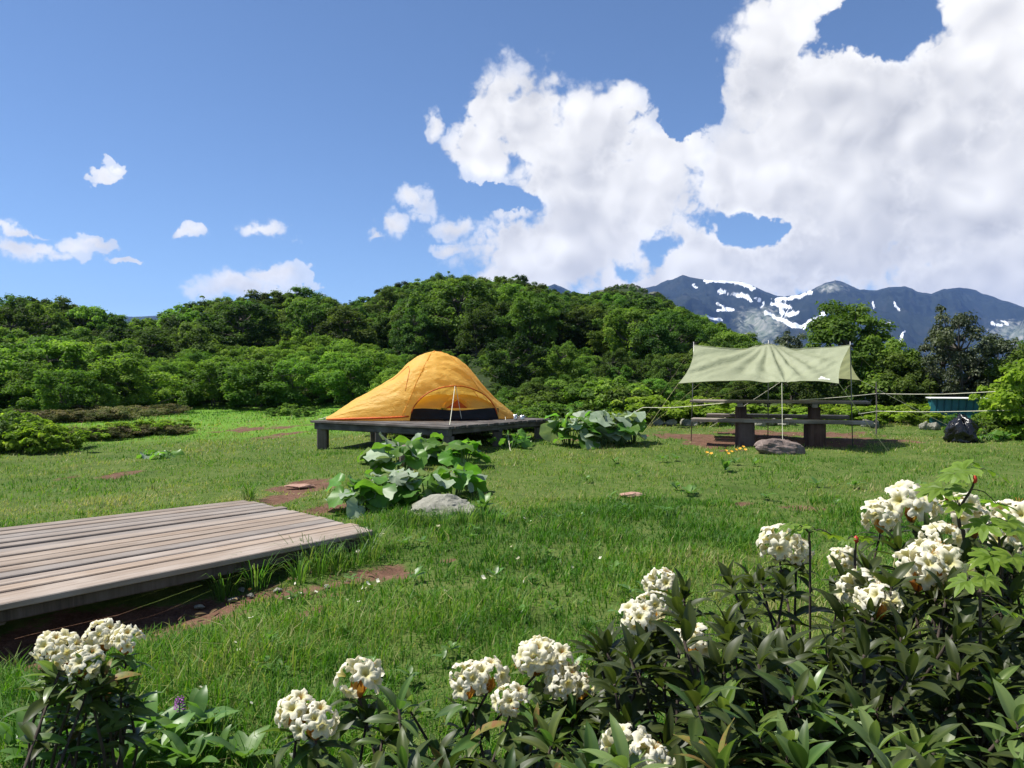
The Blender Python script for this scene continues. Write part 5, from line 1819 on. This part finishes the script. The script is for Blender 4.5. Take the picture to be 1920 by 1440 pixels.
def rhododendron(name, label, heads, whorls, seed, base, group=None, maxleaf=300):
    """heads: flower heads (px, py, Y, diameter); whorls: leaf rosettes as points"""
    g = np.random.default_rng(seed)
    o = thing(name, label, 'shrub', base, group)
    tips = [(P(px, py, Y), d) for (px, py, Y, d) in heads]
    ros = [(p - np.array([0, 0, .55 * d]), d, True) for p, d in tips] + [(np.asarray(w, float), 0.12, False) for w in whorls]
    stems = MB()
    allleaf = []
    nroot = max(5, len(ros) // 7)
    for (p, d, fl) in ros:
        # stem: from a leaning root below
        q = np.array([base[0] + (p[0] - base[0]) * .55 + g.normal(0, .08), base[1] + (p[1] - base[1]) * .55 + g.normal(0, .08), 0]); q[2] = hz(q[0], q[1]) - .03
        mid = q * .5 + p * .5 + np.append(g.normal(0, .11, 2), 0); mid[2] = q[2] + (p[2] - q[2]) * .4
        stems.tube(smooth_path([q, mid, p], 7), np.linspace(.0075, .0035, 7), 5)
        nl = int(g.integers(8, 13)) if not fl else int(g.integers(6, 9))
        a0 = g.random() * 6.283
        young = (not fl) and g.random() < .24
        lean = np.array([g.normal(0, .25), g.normal(0, .25), 0])
        for k in range(nl):
            a = a0 + k * 2.39996
            tier = k / nl
            el = (-0.05 + 1.25 * tier + g.normal(0, .16)) if not fl else (-.55 + .75 * tier + g.normal(0, .15))
            fw = np.array([np.cos(a) * np.cos(el), np.sin(a) * np.cos(el), np.sin(el)]) + lean
            up = np.array([-np.cos(a) * np.sin(el), -np.sin(a) * np.sin(el), np.cos(el)]) + g.normal(0, .22, 3)
            s = (0.072 + .056 * g.random()) * (1.0 - .25 * tier)
            allleaf.append((p - np.array([0, 0, .035 * (1 - tier)]) + fw * .006, fw, up, s, s * (0.9 + .45 * g.random()), int(g.integers(3)) + 10 if young else (13 + int(g.integers(2)) if g.random() < .06 else int(g.integers(6)))))
        if not fl or g.random() < .8:
            for k in range(int(g.integers(4, 7))):
                a = g.random() * 6.283; el = -.15 + .5 * g.random()
                fw = np.array([np.cos(a) * np.cos(el), np.sin(a) * np.cos(el), np.sin(el)])
                up = np.array([-np.cos(a) * np.sin(el), -np.sin(a) * np.sin(el), np.cos(el)]) + g.normal(0, .3, 3)
                s = .075 + .05 * g.random()
                tt = .70 + .25 * g.random()
                allleaf.append((q + (p - q) * tt + (mid - (q + p) / 2) * 4 * tt * (1 - tt) * .8, fw, up, s, s * (.9 + .5 * g.random()), int(g.integers(6))))
    def seen(e):
        p = e[0]
        if p[1] < 0.4: return -1
        px = 960 + 1450 * p[0] / p[1]; py = 710 + (CAM_Z - p[2]) / p[1] * 1450
        return (1.0 / p[1] if -30 < px < 1950 and py < 1480 else 0.0) + .12 * p[2]
    allleaf.sort(key=seen, reverse=True)
    rest = [[], [], [], 0]
    for i, (p, fw, up, s, w, k) in enumerate(allleaf):
        me = RYOUNG[k - 10] if k >= 10 else RLEAF[k]
        if i < maxleaf:
            orient(link('leaf', me, o), p, fw, up, (s, w, s), o)
        else:
            V, Fc, T = _ra[id(me)]
            f = unit(fw); n = unit(up - f * np.dot(up, f)); b = np.cross(n, f)
            rest[0].append(V[:, :1] * s * f + V[:, 1:2] * w * b + V[:, 2:] * s * n + p - np.array(base)); rest[1].append(Fc + rest[3]); rest[2].append(T); rest[3] += len(V)
    if rest[0]:
        fo = link('foliage', mk_mesh('foliage', np.concatenate(rest[0]), np.concatenate(rest[1]), M['rhodo'], True, {'tint': np.concatenate(rest[2])}), o)
        fo['kind'] = 'stuff'
    link('stems', stems.mesh('stems', M['twig'], base, True), o)
    # flower heads
    for (p, d) in tips:
        h = bpy.data.objects.new('flower_head', None); COL.objects.link(h)
        h.empty_display_size = .02
        mb = MB()
        for k in range(9):
            a = k * .7 + g.normal(0, .1)
            r = .016 + .008 * g.random()
            bt = np.array([.006 * np.cos(a), .006 * np.sin(a), -.58 * d]); tp = np.array([r * np.cos(a), r * np.sin(a), -.10 * d])
            sd = np.array([-np.sin(a), np.cos(a), 0]) * .0090
            mb.add([bt - sd * .5, bt + sd * .5, (bt + tp) / 2 + sd * 1.1 + [r * .3 * np.cos(a), r * .3 * np.sin(a), 0], tp, (bt + tp) / 2 - sd * 1.1 + [r * .3 * np.cos(a), r * .3 * np.sin(a), 0]],
                   [(0, 1, 2), (0, 2, 4), (4, 2, 3)], g.random())
        h2 = mb.mesh('bract', M['bract'])
        bpy.data.objects.remove(h)
        h = link('flower_head', h2, o, tuple(p - np.array(base)))
        n = int(7 + g.integers(0, 4))
        tilt = np.array([g.normal(0, .12), g.normal(0, .12) - .08, 0])
        for k in range(n):
            f = (k + .5) / n
            el = math.asin(max(-.35, 1 - 1.42 * f))
            a = k * 2.39996 + g.normal(0, .15)
            dr = unit(np.array([np.cos(a) * np.cos(el), np.sin(a) * np.cos(el), np.sin(el)]) + tilt)
            c = dr * d * .40 * (0.85 + .35 * g.random()) * np.array([1, 1, .85]) + np.array([0, 0, -.06 * d])
            fl = link('floret', FLORET[int(g.integers(4))], h)
            s = 8.2 * d * (0.85 + .40 * g.random())
            z = unit(dr + g.normal(0, .30, 3)); x = unit(np.cross(z, g.normal(size=3))); y = np.cross(z, x)
            fl.matrix_basis = Matrix(((x[0] * s, y[0] * s, z[0] * s, c[0]), (x[1] * s, y[1] * s, z[1] * s, c[1]), (x[2] * s, y[2] * s, z[2] * s, c[2]), (0, 0, 0, 1)))
            if k % 3 == 0:
                st = link('stamens', STAMEN, h); st.matrix_basis = fl.matrix_basis.copy()
    return o


def scatter_whorls(g, n, region, mind=.085):
    """region(px, Y) -> height or None"""
    out = []
    tries = 0
    while len(out) < n and tries < 60000:
        tries += 1
        r = region(g)
        if r is None: continue
        if all(np.sum((r - q) ** 2) > mind ** 2 for q in out):
            out.append(r)
    return out


def build_rhodos():
    g = np.random.default_rng(55)
    # big bush on the right
    top = np.array([(1120, 1190), (1180, 1140), (1240, 1100), (1320, 1075), (1400, 1070), (1480, 1050), (1540, 1050), (1600, 1085), (1640, 1010), (1700, 985), (1780, 990), (1850, 985), (1930, 975), (2100, 960)])

    def surf(px, py):
        yt = np.interp(px, top[:, 0], top[:, 1])
        f = np.clip((py - yt) / (1600 - yt), 0, 1)
        Yt = np.interp(px, [1100, 1300, 1500, 1640, 1920], [2.25, 2.4, 2.5, 2.8, 2.8])
        return Yt - (Yt - 1.25) * f ** .5

    def reg(g):
        px = 1100 + g.random() * 960
        py = 960 + g.random() * 640
        yt = np.interp(px, top[:, 0], top[:, 1])
        if py < yt: return None
        Y = surf(px, py) + g.normal(0, .06)
        p = P(px, py, Y)
        p[2] -= abs(g.normal(0, .05)) + (.08 + .35 * g.random()) * (g.random() < .40)
        if px < 1180 and py > 1230 and g.random() < .3: return None
        return p
    heads = [(px, py, float(surf(px, py)) - .04, d) for (px, py, d) in
             [(1710, 942, 68), (1652, 967, 56), (1800, 955, 56), (1828, 976, 58), (1902, 972, 64), (1770, 1012, 62), (1462, 1018, 56), (1494, 1034, 44), (1582, 1050, 46), (1722, 1066, 74), (1768, 1060, 78), (1745, 1046, 60), (1618, 1112, 70), (1648, 1128, 58), (1240, 1096, 50),
              (1222, 1134, 50), (1196, 1160, 56), (1306, 1203, 58), (1178, 1408, 76), (1214, 1424, 60), (1895, 1014, 56), (2010, 1080, 90), (2050, 1250, 100)]]
    heads = [(px, py, Y, 1.0 * d * Y / 1450) for px, py, Y, d in heads]
    b = on(1600, 2.05)
    rhododendron('rhododendron_bush', 'largest rhododendron bush, dark leathery leaves and many cream flower heads', heads, scatter_whorls(g, 340, reg, .060), 61, b)
    # bush in the middle foreground
    top2 = np.array([(500, 1420), (560, 1385), (640, 1340), (740, 1290), (800, 1330), (900, 1340), (1000, 1310), (1120, 1260), (1180, 1200)])

    def reg2(g):
        px = 520 + g.random() * 660
        py = 1240 + g.random() * 330
        yt = np.interp(px, top2[:, 0], top2[:, 1])
        if py < yt: return None
        f = (py - yt) / (1600 - yt)
        Y = 2.15 - .75 * f + g.normal(0, .05)
        p = P(px, py, Y); p[2] -= abs(g.normal(0, .04)) + (.05 + .2 * g.random()) * (g.random() < .35)
        return p
    heads2 = [(556, 1336, 2.0, .085), (590, 1352, 1.98, .085), (672, 1272, 2.15, .095), (878, 1276, 2.1, .085), (915, 1266, 2.12, .085), (1005, 1232, 2.15, .09), (1042, 1240, 2.15, .085), (1062, 1282, 2.1, .08), (1088, 1288, 2.1, .06), (958, 1312, 2.0, .07)]
    rhododendron('rhododendron_bush', 'low rhododendron with ten small cream flower heads in a loose row and straggly twigs', heads2, scatter_whorls(g, 92, reg2, .065), 62, on(850, 1.95))
    # small one on the left
    def reg3(g):
        a = g.random() * 6.283; r = g.random() ** .5
        p = P(165 + 85 * r * math.cos(a), 1310 + 70 * r * math.sin(a), 2.35 + .12 * math.sin(a))
        return p
    heads3 = [(100, 1215, 2.35, .085), (128, 1225, 2.33, .075), (196, 1192, 2.4, .085), (160, 1246, 2.25, .08), (234, 1202, 2.35, .07)]
    rhododendron('rhododendron_bush', 'small lone rhododendron with a dark stem and five cream heads by the deck shadow', heads3, scatter_whorls(g, 17, reg3, .05), 63, on(160, 2.45))


build_rhodos()


# ------------------------------------------------------------------ small plants and litter
def palm_leaf_mesh(seed, mat):
    """a maple leaf with seven toothed fingers"""
    g = np.random.default_rng(seed)
    V = [(0, 0, 0)]; fs = []; T = [.3]
    for k, a in enumerate(np.linspace(-2.2, 2.2, 7)):
        L = (0.58 - .055 * abs(k - 3)) * (1 + g.normal(0, .04))
        w = .085
        d = np.array([np.cos(a), np.sin(a)]); s = np.array([-d[1], d[0]])
        pts = [(.16, w * .8), (.30, w * 1.25), (.36, w * .95), (.44, w * .8), (L, 0)]
        left = [d * (x if x < L else L) + s * y for x, y in pts]; right = [d * x - s * y for x, y in pts[:-1]]
        b = len(V)
        for q in left + right:
            r = np.hypot(*q); V.append((q[0], q[1], .05 - .38 * r * r)); T.append(.5 + .4 * r)
        mid = len(V); V.append((d[0] * .3, d[1] * .3, .0)); T.append(.2)
        ring = [0] + list(range(b, b + 5)) + list(range(b + 8, b + 4, -1)) + [0]
        for i in range(len(ring) - 1):
            if ring[i] != ring[i + 1]: fs.append((ring[i + 1], ring[i], mid))
    return mk_mesh('leaf', V, np.array(fs), mat, False, {'tint': np.clip(T, 0, 1)})


def build_saplings():
    g = np.random.default_rng(70)
    M['maple'] = leaf_mat('maple_leaf', (0.10, 0.17, 0.02), (0.17, 0.27, 0.035), (0.24, 0.34, 0.05), 0.5, 0.5, 0.3, 0.15, 1.3)
    M['redbud'] = plain_mat('red_bud', (0.42, 0.035, 0.02), 0.5, 0.4)
    PL = [palm_leaf_mesh(i, M['maple']) for i in range(3)]

    def sapling(label, path, leaves, r0=.006, buds=()):
        base = path[0].copy(); base[2] = hz(base[0], base[1])
        o = thing('maple_sapling', label, 'sapling', base)
        mb = MB(); mb.tube(smooth_path([base - [0, 0, .03]] + list(path), 14), np.linspace(r0, .0025, 14), 6)
        for (px, py, Y, s) in leaves:
            q = P(px, py, Y)
            j = min(range(len(path)), key=lambda i: np.sum((path[i] - q) ** 2))
            mb.tube(smooth_path([path[j], (path[j] + q) / 2 + [0, 0, .015], q], 5), .0016, 4)
        link('stem', mb.mesh('stem', M['twig'], base, True), o)
        for (px, py, Y, s) in leaves:
            q = P(px, py, Y)
            lf = link('leaf', PL[int(g.integers(3))], o)
            j = min(range(len(path)), key=lambda i: np.sum((path[i] - q) ** 2))
            fw = q - path[j] + g.normal(0, .02, 3); fw[2] = -.25 * np.linalg.norm(fw[:2]) - .01
            orient(lf, q, fw, np.array([g.normal(0, .2), g.normal(0, .2) - .15, 1]), s, o)
        for (px, py, Y) in buds:
            mb = MB(); q = P(px, py, Y)
            mb.tube([q - [0, 0, .012], q - [0, 0, .006], q + [0, 0, .004], q + [0, 0, .012]], [.003, .008, .008, .002], 7)
            link('bud', mb.mesh('bud', M['redbud'], base, True), o)
    sapling('tall thin maple sapling with red bud and drooping lime leaves above the flowers', [P(1815, 1075, 2.3), P(1800, 985, 2.3), P(1800, 955, 2.3), P(1822, 918, 2.3), P(1828, 898, 2.3)],
            [(1808, 882, 2.3, .14), (1850, 880, 2.3, .15), (1790, 888, 2.2, .11), (1768, 915, 2.25, .15), (1790, 935, 2.3, .12), (1750, 920, 2.3, .10), (1800, 950, 2.2, .10), (1870, 945, 2.35, .12)], .007, [(1828, 899, 2.3), (1778, 932, 2.28)])
    sapling('leafy young maple among the flower heads at the bush rear', [P(1880, 1100, 2.15), P(1876, 1040, 2.15), P(1874, 995, 2.15)],
            [(1850, 985, 2.15, .13), (1890, 978, 2.15, .14), (1905, 995, 2.1, .12), (1862, 1045, 2.1, .13), (1900, 1045, 2.05, .12), (1845, 1052, 2.15, .10)], .006)
    sapling('stubby maple shoot with bare stem and reddish tip beside the bush', [P(1604, 1085, 2.4), P(1605, 1040, 2.4), P(1606, 1016, 2.4)], [(1590, 1012, 2.4, .06), (1622, 1010, 2.4, .06)], .005, [(1606, 1012, 2.4)])
    sapling('young maple with small lime leaves rising over the middle of the bush', [P(1520, 1075, 2.3), P(1518, 1020, 2.3), P(1518, 1000, 2.3)], [(1500, 992, 2.3, .10), (1530, 996, 2.3, .10), (1560, 1004, 2.3, .09), (1480, 986, 2.3, .08)], .004)
    sapling('low maple shoot with fresh green leaves under the largest flower head', [P(1840, 1180, 1.8), P(1835, 1120, 1.8), P(1822, 1095, 1.8)], [(1815, 1090, 1.8, .10), (1850, 1085, 1.75, .09), (1875, 1140, 1.8, .08), (1898, 1150, 1.8, .07)], .004)


build_saplings()


def build_small():
    g = np.random.default_rng(80)
    # oval-leaved weeds in the near grass
    M['weed'] = leaf_mat('weed_leaf', (0.05, 0.115, 0.022), (0.085, 0.18, 0.034), (0.13, 0.235, 0.055), 0.35, 0.42, 0.4, 0.25, 1.4)
    WL = []
    for sd in range(3):
        n = 7; V, T = [], []
        for i in range(n):
            f = i / (n - 1); w = .22 * np.sin(np.pi * (0.06 + .92 * f ** .9)) ** .8
            for s in (-1, 0, 1):
                V.append((f, s * w, .22 * f - .30 * f * f + abs(s) * w * .25 + .02 * math.sin(f * 9 + sd))); T.append(.5 + .2 * (s == 0))
        WL.append(mk_mesh('leaf', V, grid_faces(n, 3), M['weed'], True, {'tint': T}))

    def weed(label, px, py, n, size, group, tilt=.6):
        p = hit(px, py)
        o = thing('broadleaf_weed', label, 'weed', p, group)
        a0 = g.random() * 6
        for k in range(n):
            a = a0 + k * 2.4 + g.normal(0, .2)
            el = .15 + tilt * g.random() * 1.3
            fw = np.array([np.cos(a) * np.cos(el), np.sin(a) * np.cos(el), np.sin(el)])
            up = np.array([-np.cos(a) * np.sin(el), -np.sin(a) * np.sin(el), np.cos(el)])
            s = size * (0.7 + .6 * g.random())
            orient(link('leaf', WL[int(g.integers(3))], o), p + np.array([0, 0, .01 + .05 * g.random()]), fw, up, s, o)
    for (px, py, s) in [(60, 1440, .15), (110, 1425, .13), (170, 1432, .14), (225, 1418, .15), (270, 1400, .15), (330, 1405, .14), (385, 1390, .14), (300, 1440, .15), (410, 1425, .12), (455, 1440, .15), (370, 1365, .13), (20, 1420, .12), (240, 1460, .15), (350, 1460, .14)]:
        weed('rosette of oval green weed leaves in front of the small lone rhododendron', px, py, int(g.integers(6, 10)), s, 'oval-leaved weeds in the near grass', .7)
    for k in range(46):
        px, py = 480 + g.random() * 760, 960 + g.random() * 330
        if dirt(*[np.array([v]) for v in hit(px, py)[:2]])[0] > .2: continue
        weed('small oval-leaved weed scattered in the open grass', px, py, int(g.integers(4, 8)), .05 + .03 * g.random(), 'small weeds in the open grass', .5)
    for k in range(20):
        px, py = 1050 + g.random() * 700, 865 + g.random() * 110
        weed('tiny broad-leaved weed in the grass between bench and rhododendron', px, py, int(g.integers(4, 8)), .07 + .05 * g.random(), 'weeds in the farther grass', .5)
    weed('tuft of broad green leaves by the flat grey stone', 905, 962, 9, .17, None, 1.2)
    weed('leafy tuft in the grass before the rubbish bag', 1360, 885, 9, .14, None, .8)
    # purple orchid
    p = hit(335, 1395)
    o = thing('wild_orchid', 'single purple orchid spike in the near grass', 'flower', p)
    M['purple'] = plain_mat('purple_petal', (0.20, 0.035, 0.22), 0.6, 0.3)
    topz = P(335, 1308, p[1])[2]
    mb = MB(); mb.tube([p, (p[0], p[1], (p[2] + topz) / 2), (p[0], p[1], topz)], .003, 5)
    link('stem', mb.mesh('stem', M['stalk'], p), o)
    mb = MB()
    for k in range(46):
        f = k / 46; a = k * 2.4
        c = np.array([p[0] + .012 * (1.1 - f * .7) * np.cos(a), p[1] + .012 * (1.1 - f * .7) * np.sin(a), topz - .05 * (1 - f)])
        d = np.array([np.cos(a), np.sin(a), .1]) * .010; s = np.array([-np.sin(a), np.cos(a), 0]) * .006
        mb.add([c, c + d + s, c + d * 1.2 - [0, 0, .004], c + d - s], [(0, 1, 2), (0, 2, 3)])
    link('flower_spike', mb.mesh('flower_spike', M['purple'], p), o)
    # yellow flowers before the table
    M['yellow'] = plain_mat('yellow_petal', (0.62, 0.32, 0.02), 0.6, 0.3)
    mb = MB(); a = np.arange(10) * 2 * np.pi / 10
    V = [(0, 0, 0)] + [((.028 if k % 2 else .019) * np.cos(t), (.028 if k % 2 else .019) * np.sin(t), .008) for k, t in enumerate(a)]
    mb.add(V, [(0, 1 + k, 1 + (k + 1) % 10) for k in range(10)])
    yf = mb.mesh('blossom', M['yellow'])
    mb = MB(); mb.tube([(0, 0, -.02), (.005, 0, .08), (0, 0, .16)], .003, 4); ys = mb.mesh('stem', M['stalk'])
    for (px, py) in [(1362, 866), (1372, 868), (1380, 864), (1388, 862), (1394, 858), (1366, 872), (1334, 872), (1398, 864), (1326, 870)]:
        q = hit(px, py)
        o = thing('yellow_flower', 'yellow flower in the little patch between the boulder and the open grass', 'flower', q, 'yellow flowers before the table')
        link('stem', ys, o); b = link('blossom', yf, o, (0, 0, .16)); b.rotation_euler = (.5, g.normal(0, .3), 0)
    # fallen petals
    mb = MB(); V = []
    for i in range(4):
        for j in range(3):
            V.append(((i - 1.5) * .013 * (1 if j != 1 else 1.1), (j - 1) * .013, .006 * ((i - 1.5) ** 2) * .4 + .004 * j))
    mb.add(V, grid_faces(4, 3)); 
    mb.tint = [np.full(12, .8)]
    pe = mb.mesh('petal', M['petal'])
    for k in range(34):
        if k < 18: px, py = 640 + g.random() * 520, 985 + g.random() * 160
        elif k < 26: px, py = 420 + g.random() * 280, 1085 + g.random() * 60
        else: px, py = 150 + g.random() * 330, 1150 + g.random() * 230
        q = hit(px, py)
        if deck_mask(np.array([q[0]]), np.array([q[1]]))[0]: continue
        o = link('fallen_petal', pe, None, (q[0], q[1], q[2] + .045 + .03 * g.random()))
        s = .45 + .4 * g.random(); o.scale = (s, s, s)
        o.rotation_euler = (g.normal(0, .5), g.normal(0, .5), g.random() * 6)
        tag(o, 'fallen cream petal caught in the grass near the low deck', 'petal', 'fallen cream petals')
    # withered leaves and twigs on the bare soil
    M['withered'] = leaf_mat('withered_leaf', (0.10, 0.06, 0.03), (0.20, 0.13, 0.07), (0.30, 0.22, 0.13), .2, .8, .15, .4, 1.0)
    WD = [rleaf_mesh(70 + i, M['withered']) for i in range(3)]
    spots = [(60 + 420 * g.random(), 0) for _ in range(26)] + [(540 + 220 * g.random(), 1) for _ in range(16)]
    for (px, kk) in spots:
        py = (1232 - .22 * px + g.normal(0, 12)) if kk == 0 else 1095 + g.normal(0, 14) - .08 * (px - 600)
        q = hit(px, py)
        if deck_mask(np.array([q[0]]), np.array([q[1]]))[0]: continue
        o = link('dead_leaf', WD[int(g.integers(3))], None, (q[0], q[1], q[2] + .012))
        s = .04 + .05 * g.random(); o.scale = (s, s * (.8 + .6 * g.random()), s)
        o.rotation_euler = (g.normal(0, .35), g.normal(0, .25), g.random() * 6.28)
        tag(o, 'withered brown leaf lying on the bare soil beside the low deck', 'dead leaf', 'withered leaves on the soil')
    for (px, py) in [(250, 1172), (300, 1188), (262, 1190), (340, 1160), (690, 1080), (640, 1098), (590, 1118), (150, 1205)]:
        q = hit(px, py); a = g.random() * 3.14; L = .12 + .14 * g.random()
        d_ = np.array([np.cos(a), np.sin(a), 0])
        mb = MB(); mb.tube([-d_ * L / 2, np.array([.01, .012, .008]), d_ * L / 2 + [0, 0, .01]], [.004, .0035, .002], 5)
        tag(link('twig', mb.mesh('twig', M['withered']), None, (q[0], q[1], q[2] + .012)), 'dry twig dropped on the bare soil beside the low deck', 'twig', 'twigs on the soil')
    # tall grass tufts at the deck edge and the stone
    M['tuftmat'] = leaf_mat('tuft_blade', (0.035, 0.10, 0.015), (0.07, 0.17, 0.024), (0.16, 0.22, 0.06), .4, .5, .25, .2, 1.4)
    def tuft(label, px, py, h, n, group, spread=.08):
        p = hit(px, py)
        mb = MB()
        for k in range(n):
            a = g.random() * 6.283; r = spread * g.random() ** .5; L = h * (0.55 + .6 * g.random()); ln = .25 + .5 * g.random()
            c = np.array([r * np.cos(a), r * np.sin(a), -.01]); d = np.array([np.cos(a), np.sin(a), 0]); s = np.array([-np.sin(a), np.cos(a), 0]) * .0035
            p1 = c + [0, 0, L * .55] + d * L * ln * .25; p2 = c + [0, 0, L * .9] + d * L * ln * .8; p3 = c + [0, 0, L * (1 - .25 * ln)] + d * L * ln * 1.3
            mb.add([c - s, c + s, p1 + s * .9, p1 - s * .9, p2 + s * .6, p2 - s * .6], [(0, 1, 2, 3), (3, 2, 4, 5)], g.random()); mb.add([p2 - s * .6, p2 + s * .6, p3], [(0, 1, 2)], g.random())
        o = link('grass_tuft', mb.mesh('grass_tuft', M['tuftmat']), None, p)
        tag(o, label, 'grass', group)
    for (px, py) in [(690, 1052), (665, 1062), (635, 1072), (600, 1078), (560, 1090), (700, 1035), (575, 1075), (420, 1122), (480, 1105), (620, 1060)]:
        tuft('tall grass tuft bending out from the low deck edge', px, py, .18 + .10 * g.random(), 46, 'grass tufts along the deck edge')
    for (px, py) in [(790, 985), (830, 992), (870, 985), (905, 978), (930, 982), (760, 985)]:
        tuft('grass tuft growing against the flat grey stone', px, py, .14 + .08 * g.random(), 60, 'grass tufts round the flat stone', .12)
    tuft('dark grass tuft at the far corner of the low deck', 467, 938, .22, 60, None, .06)


build_small()
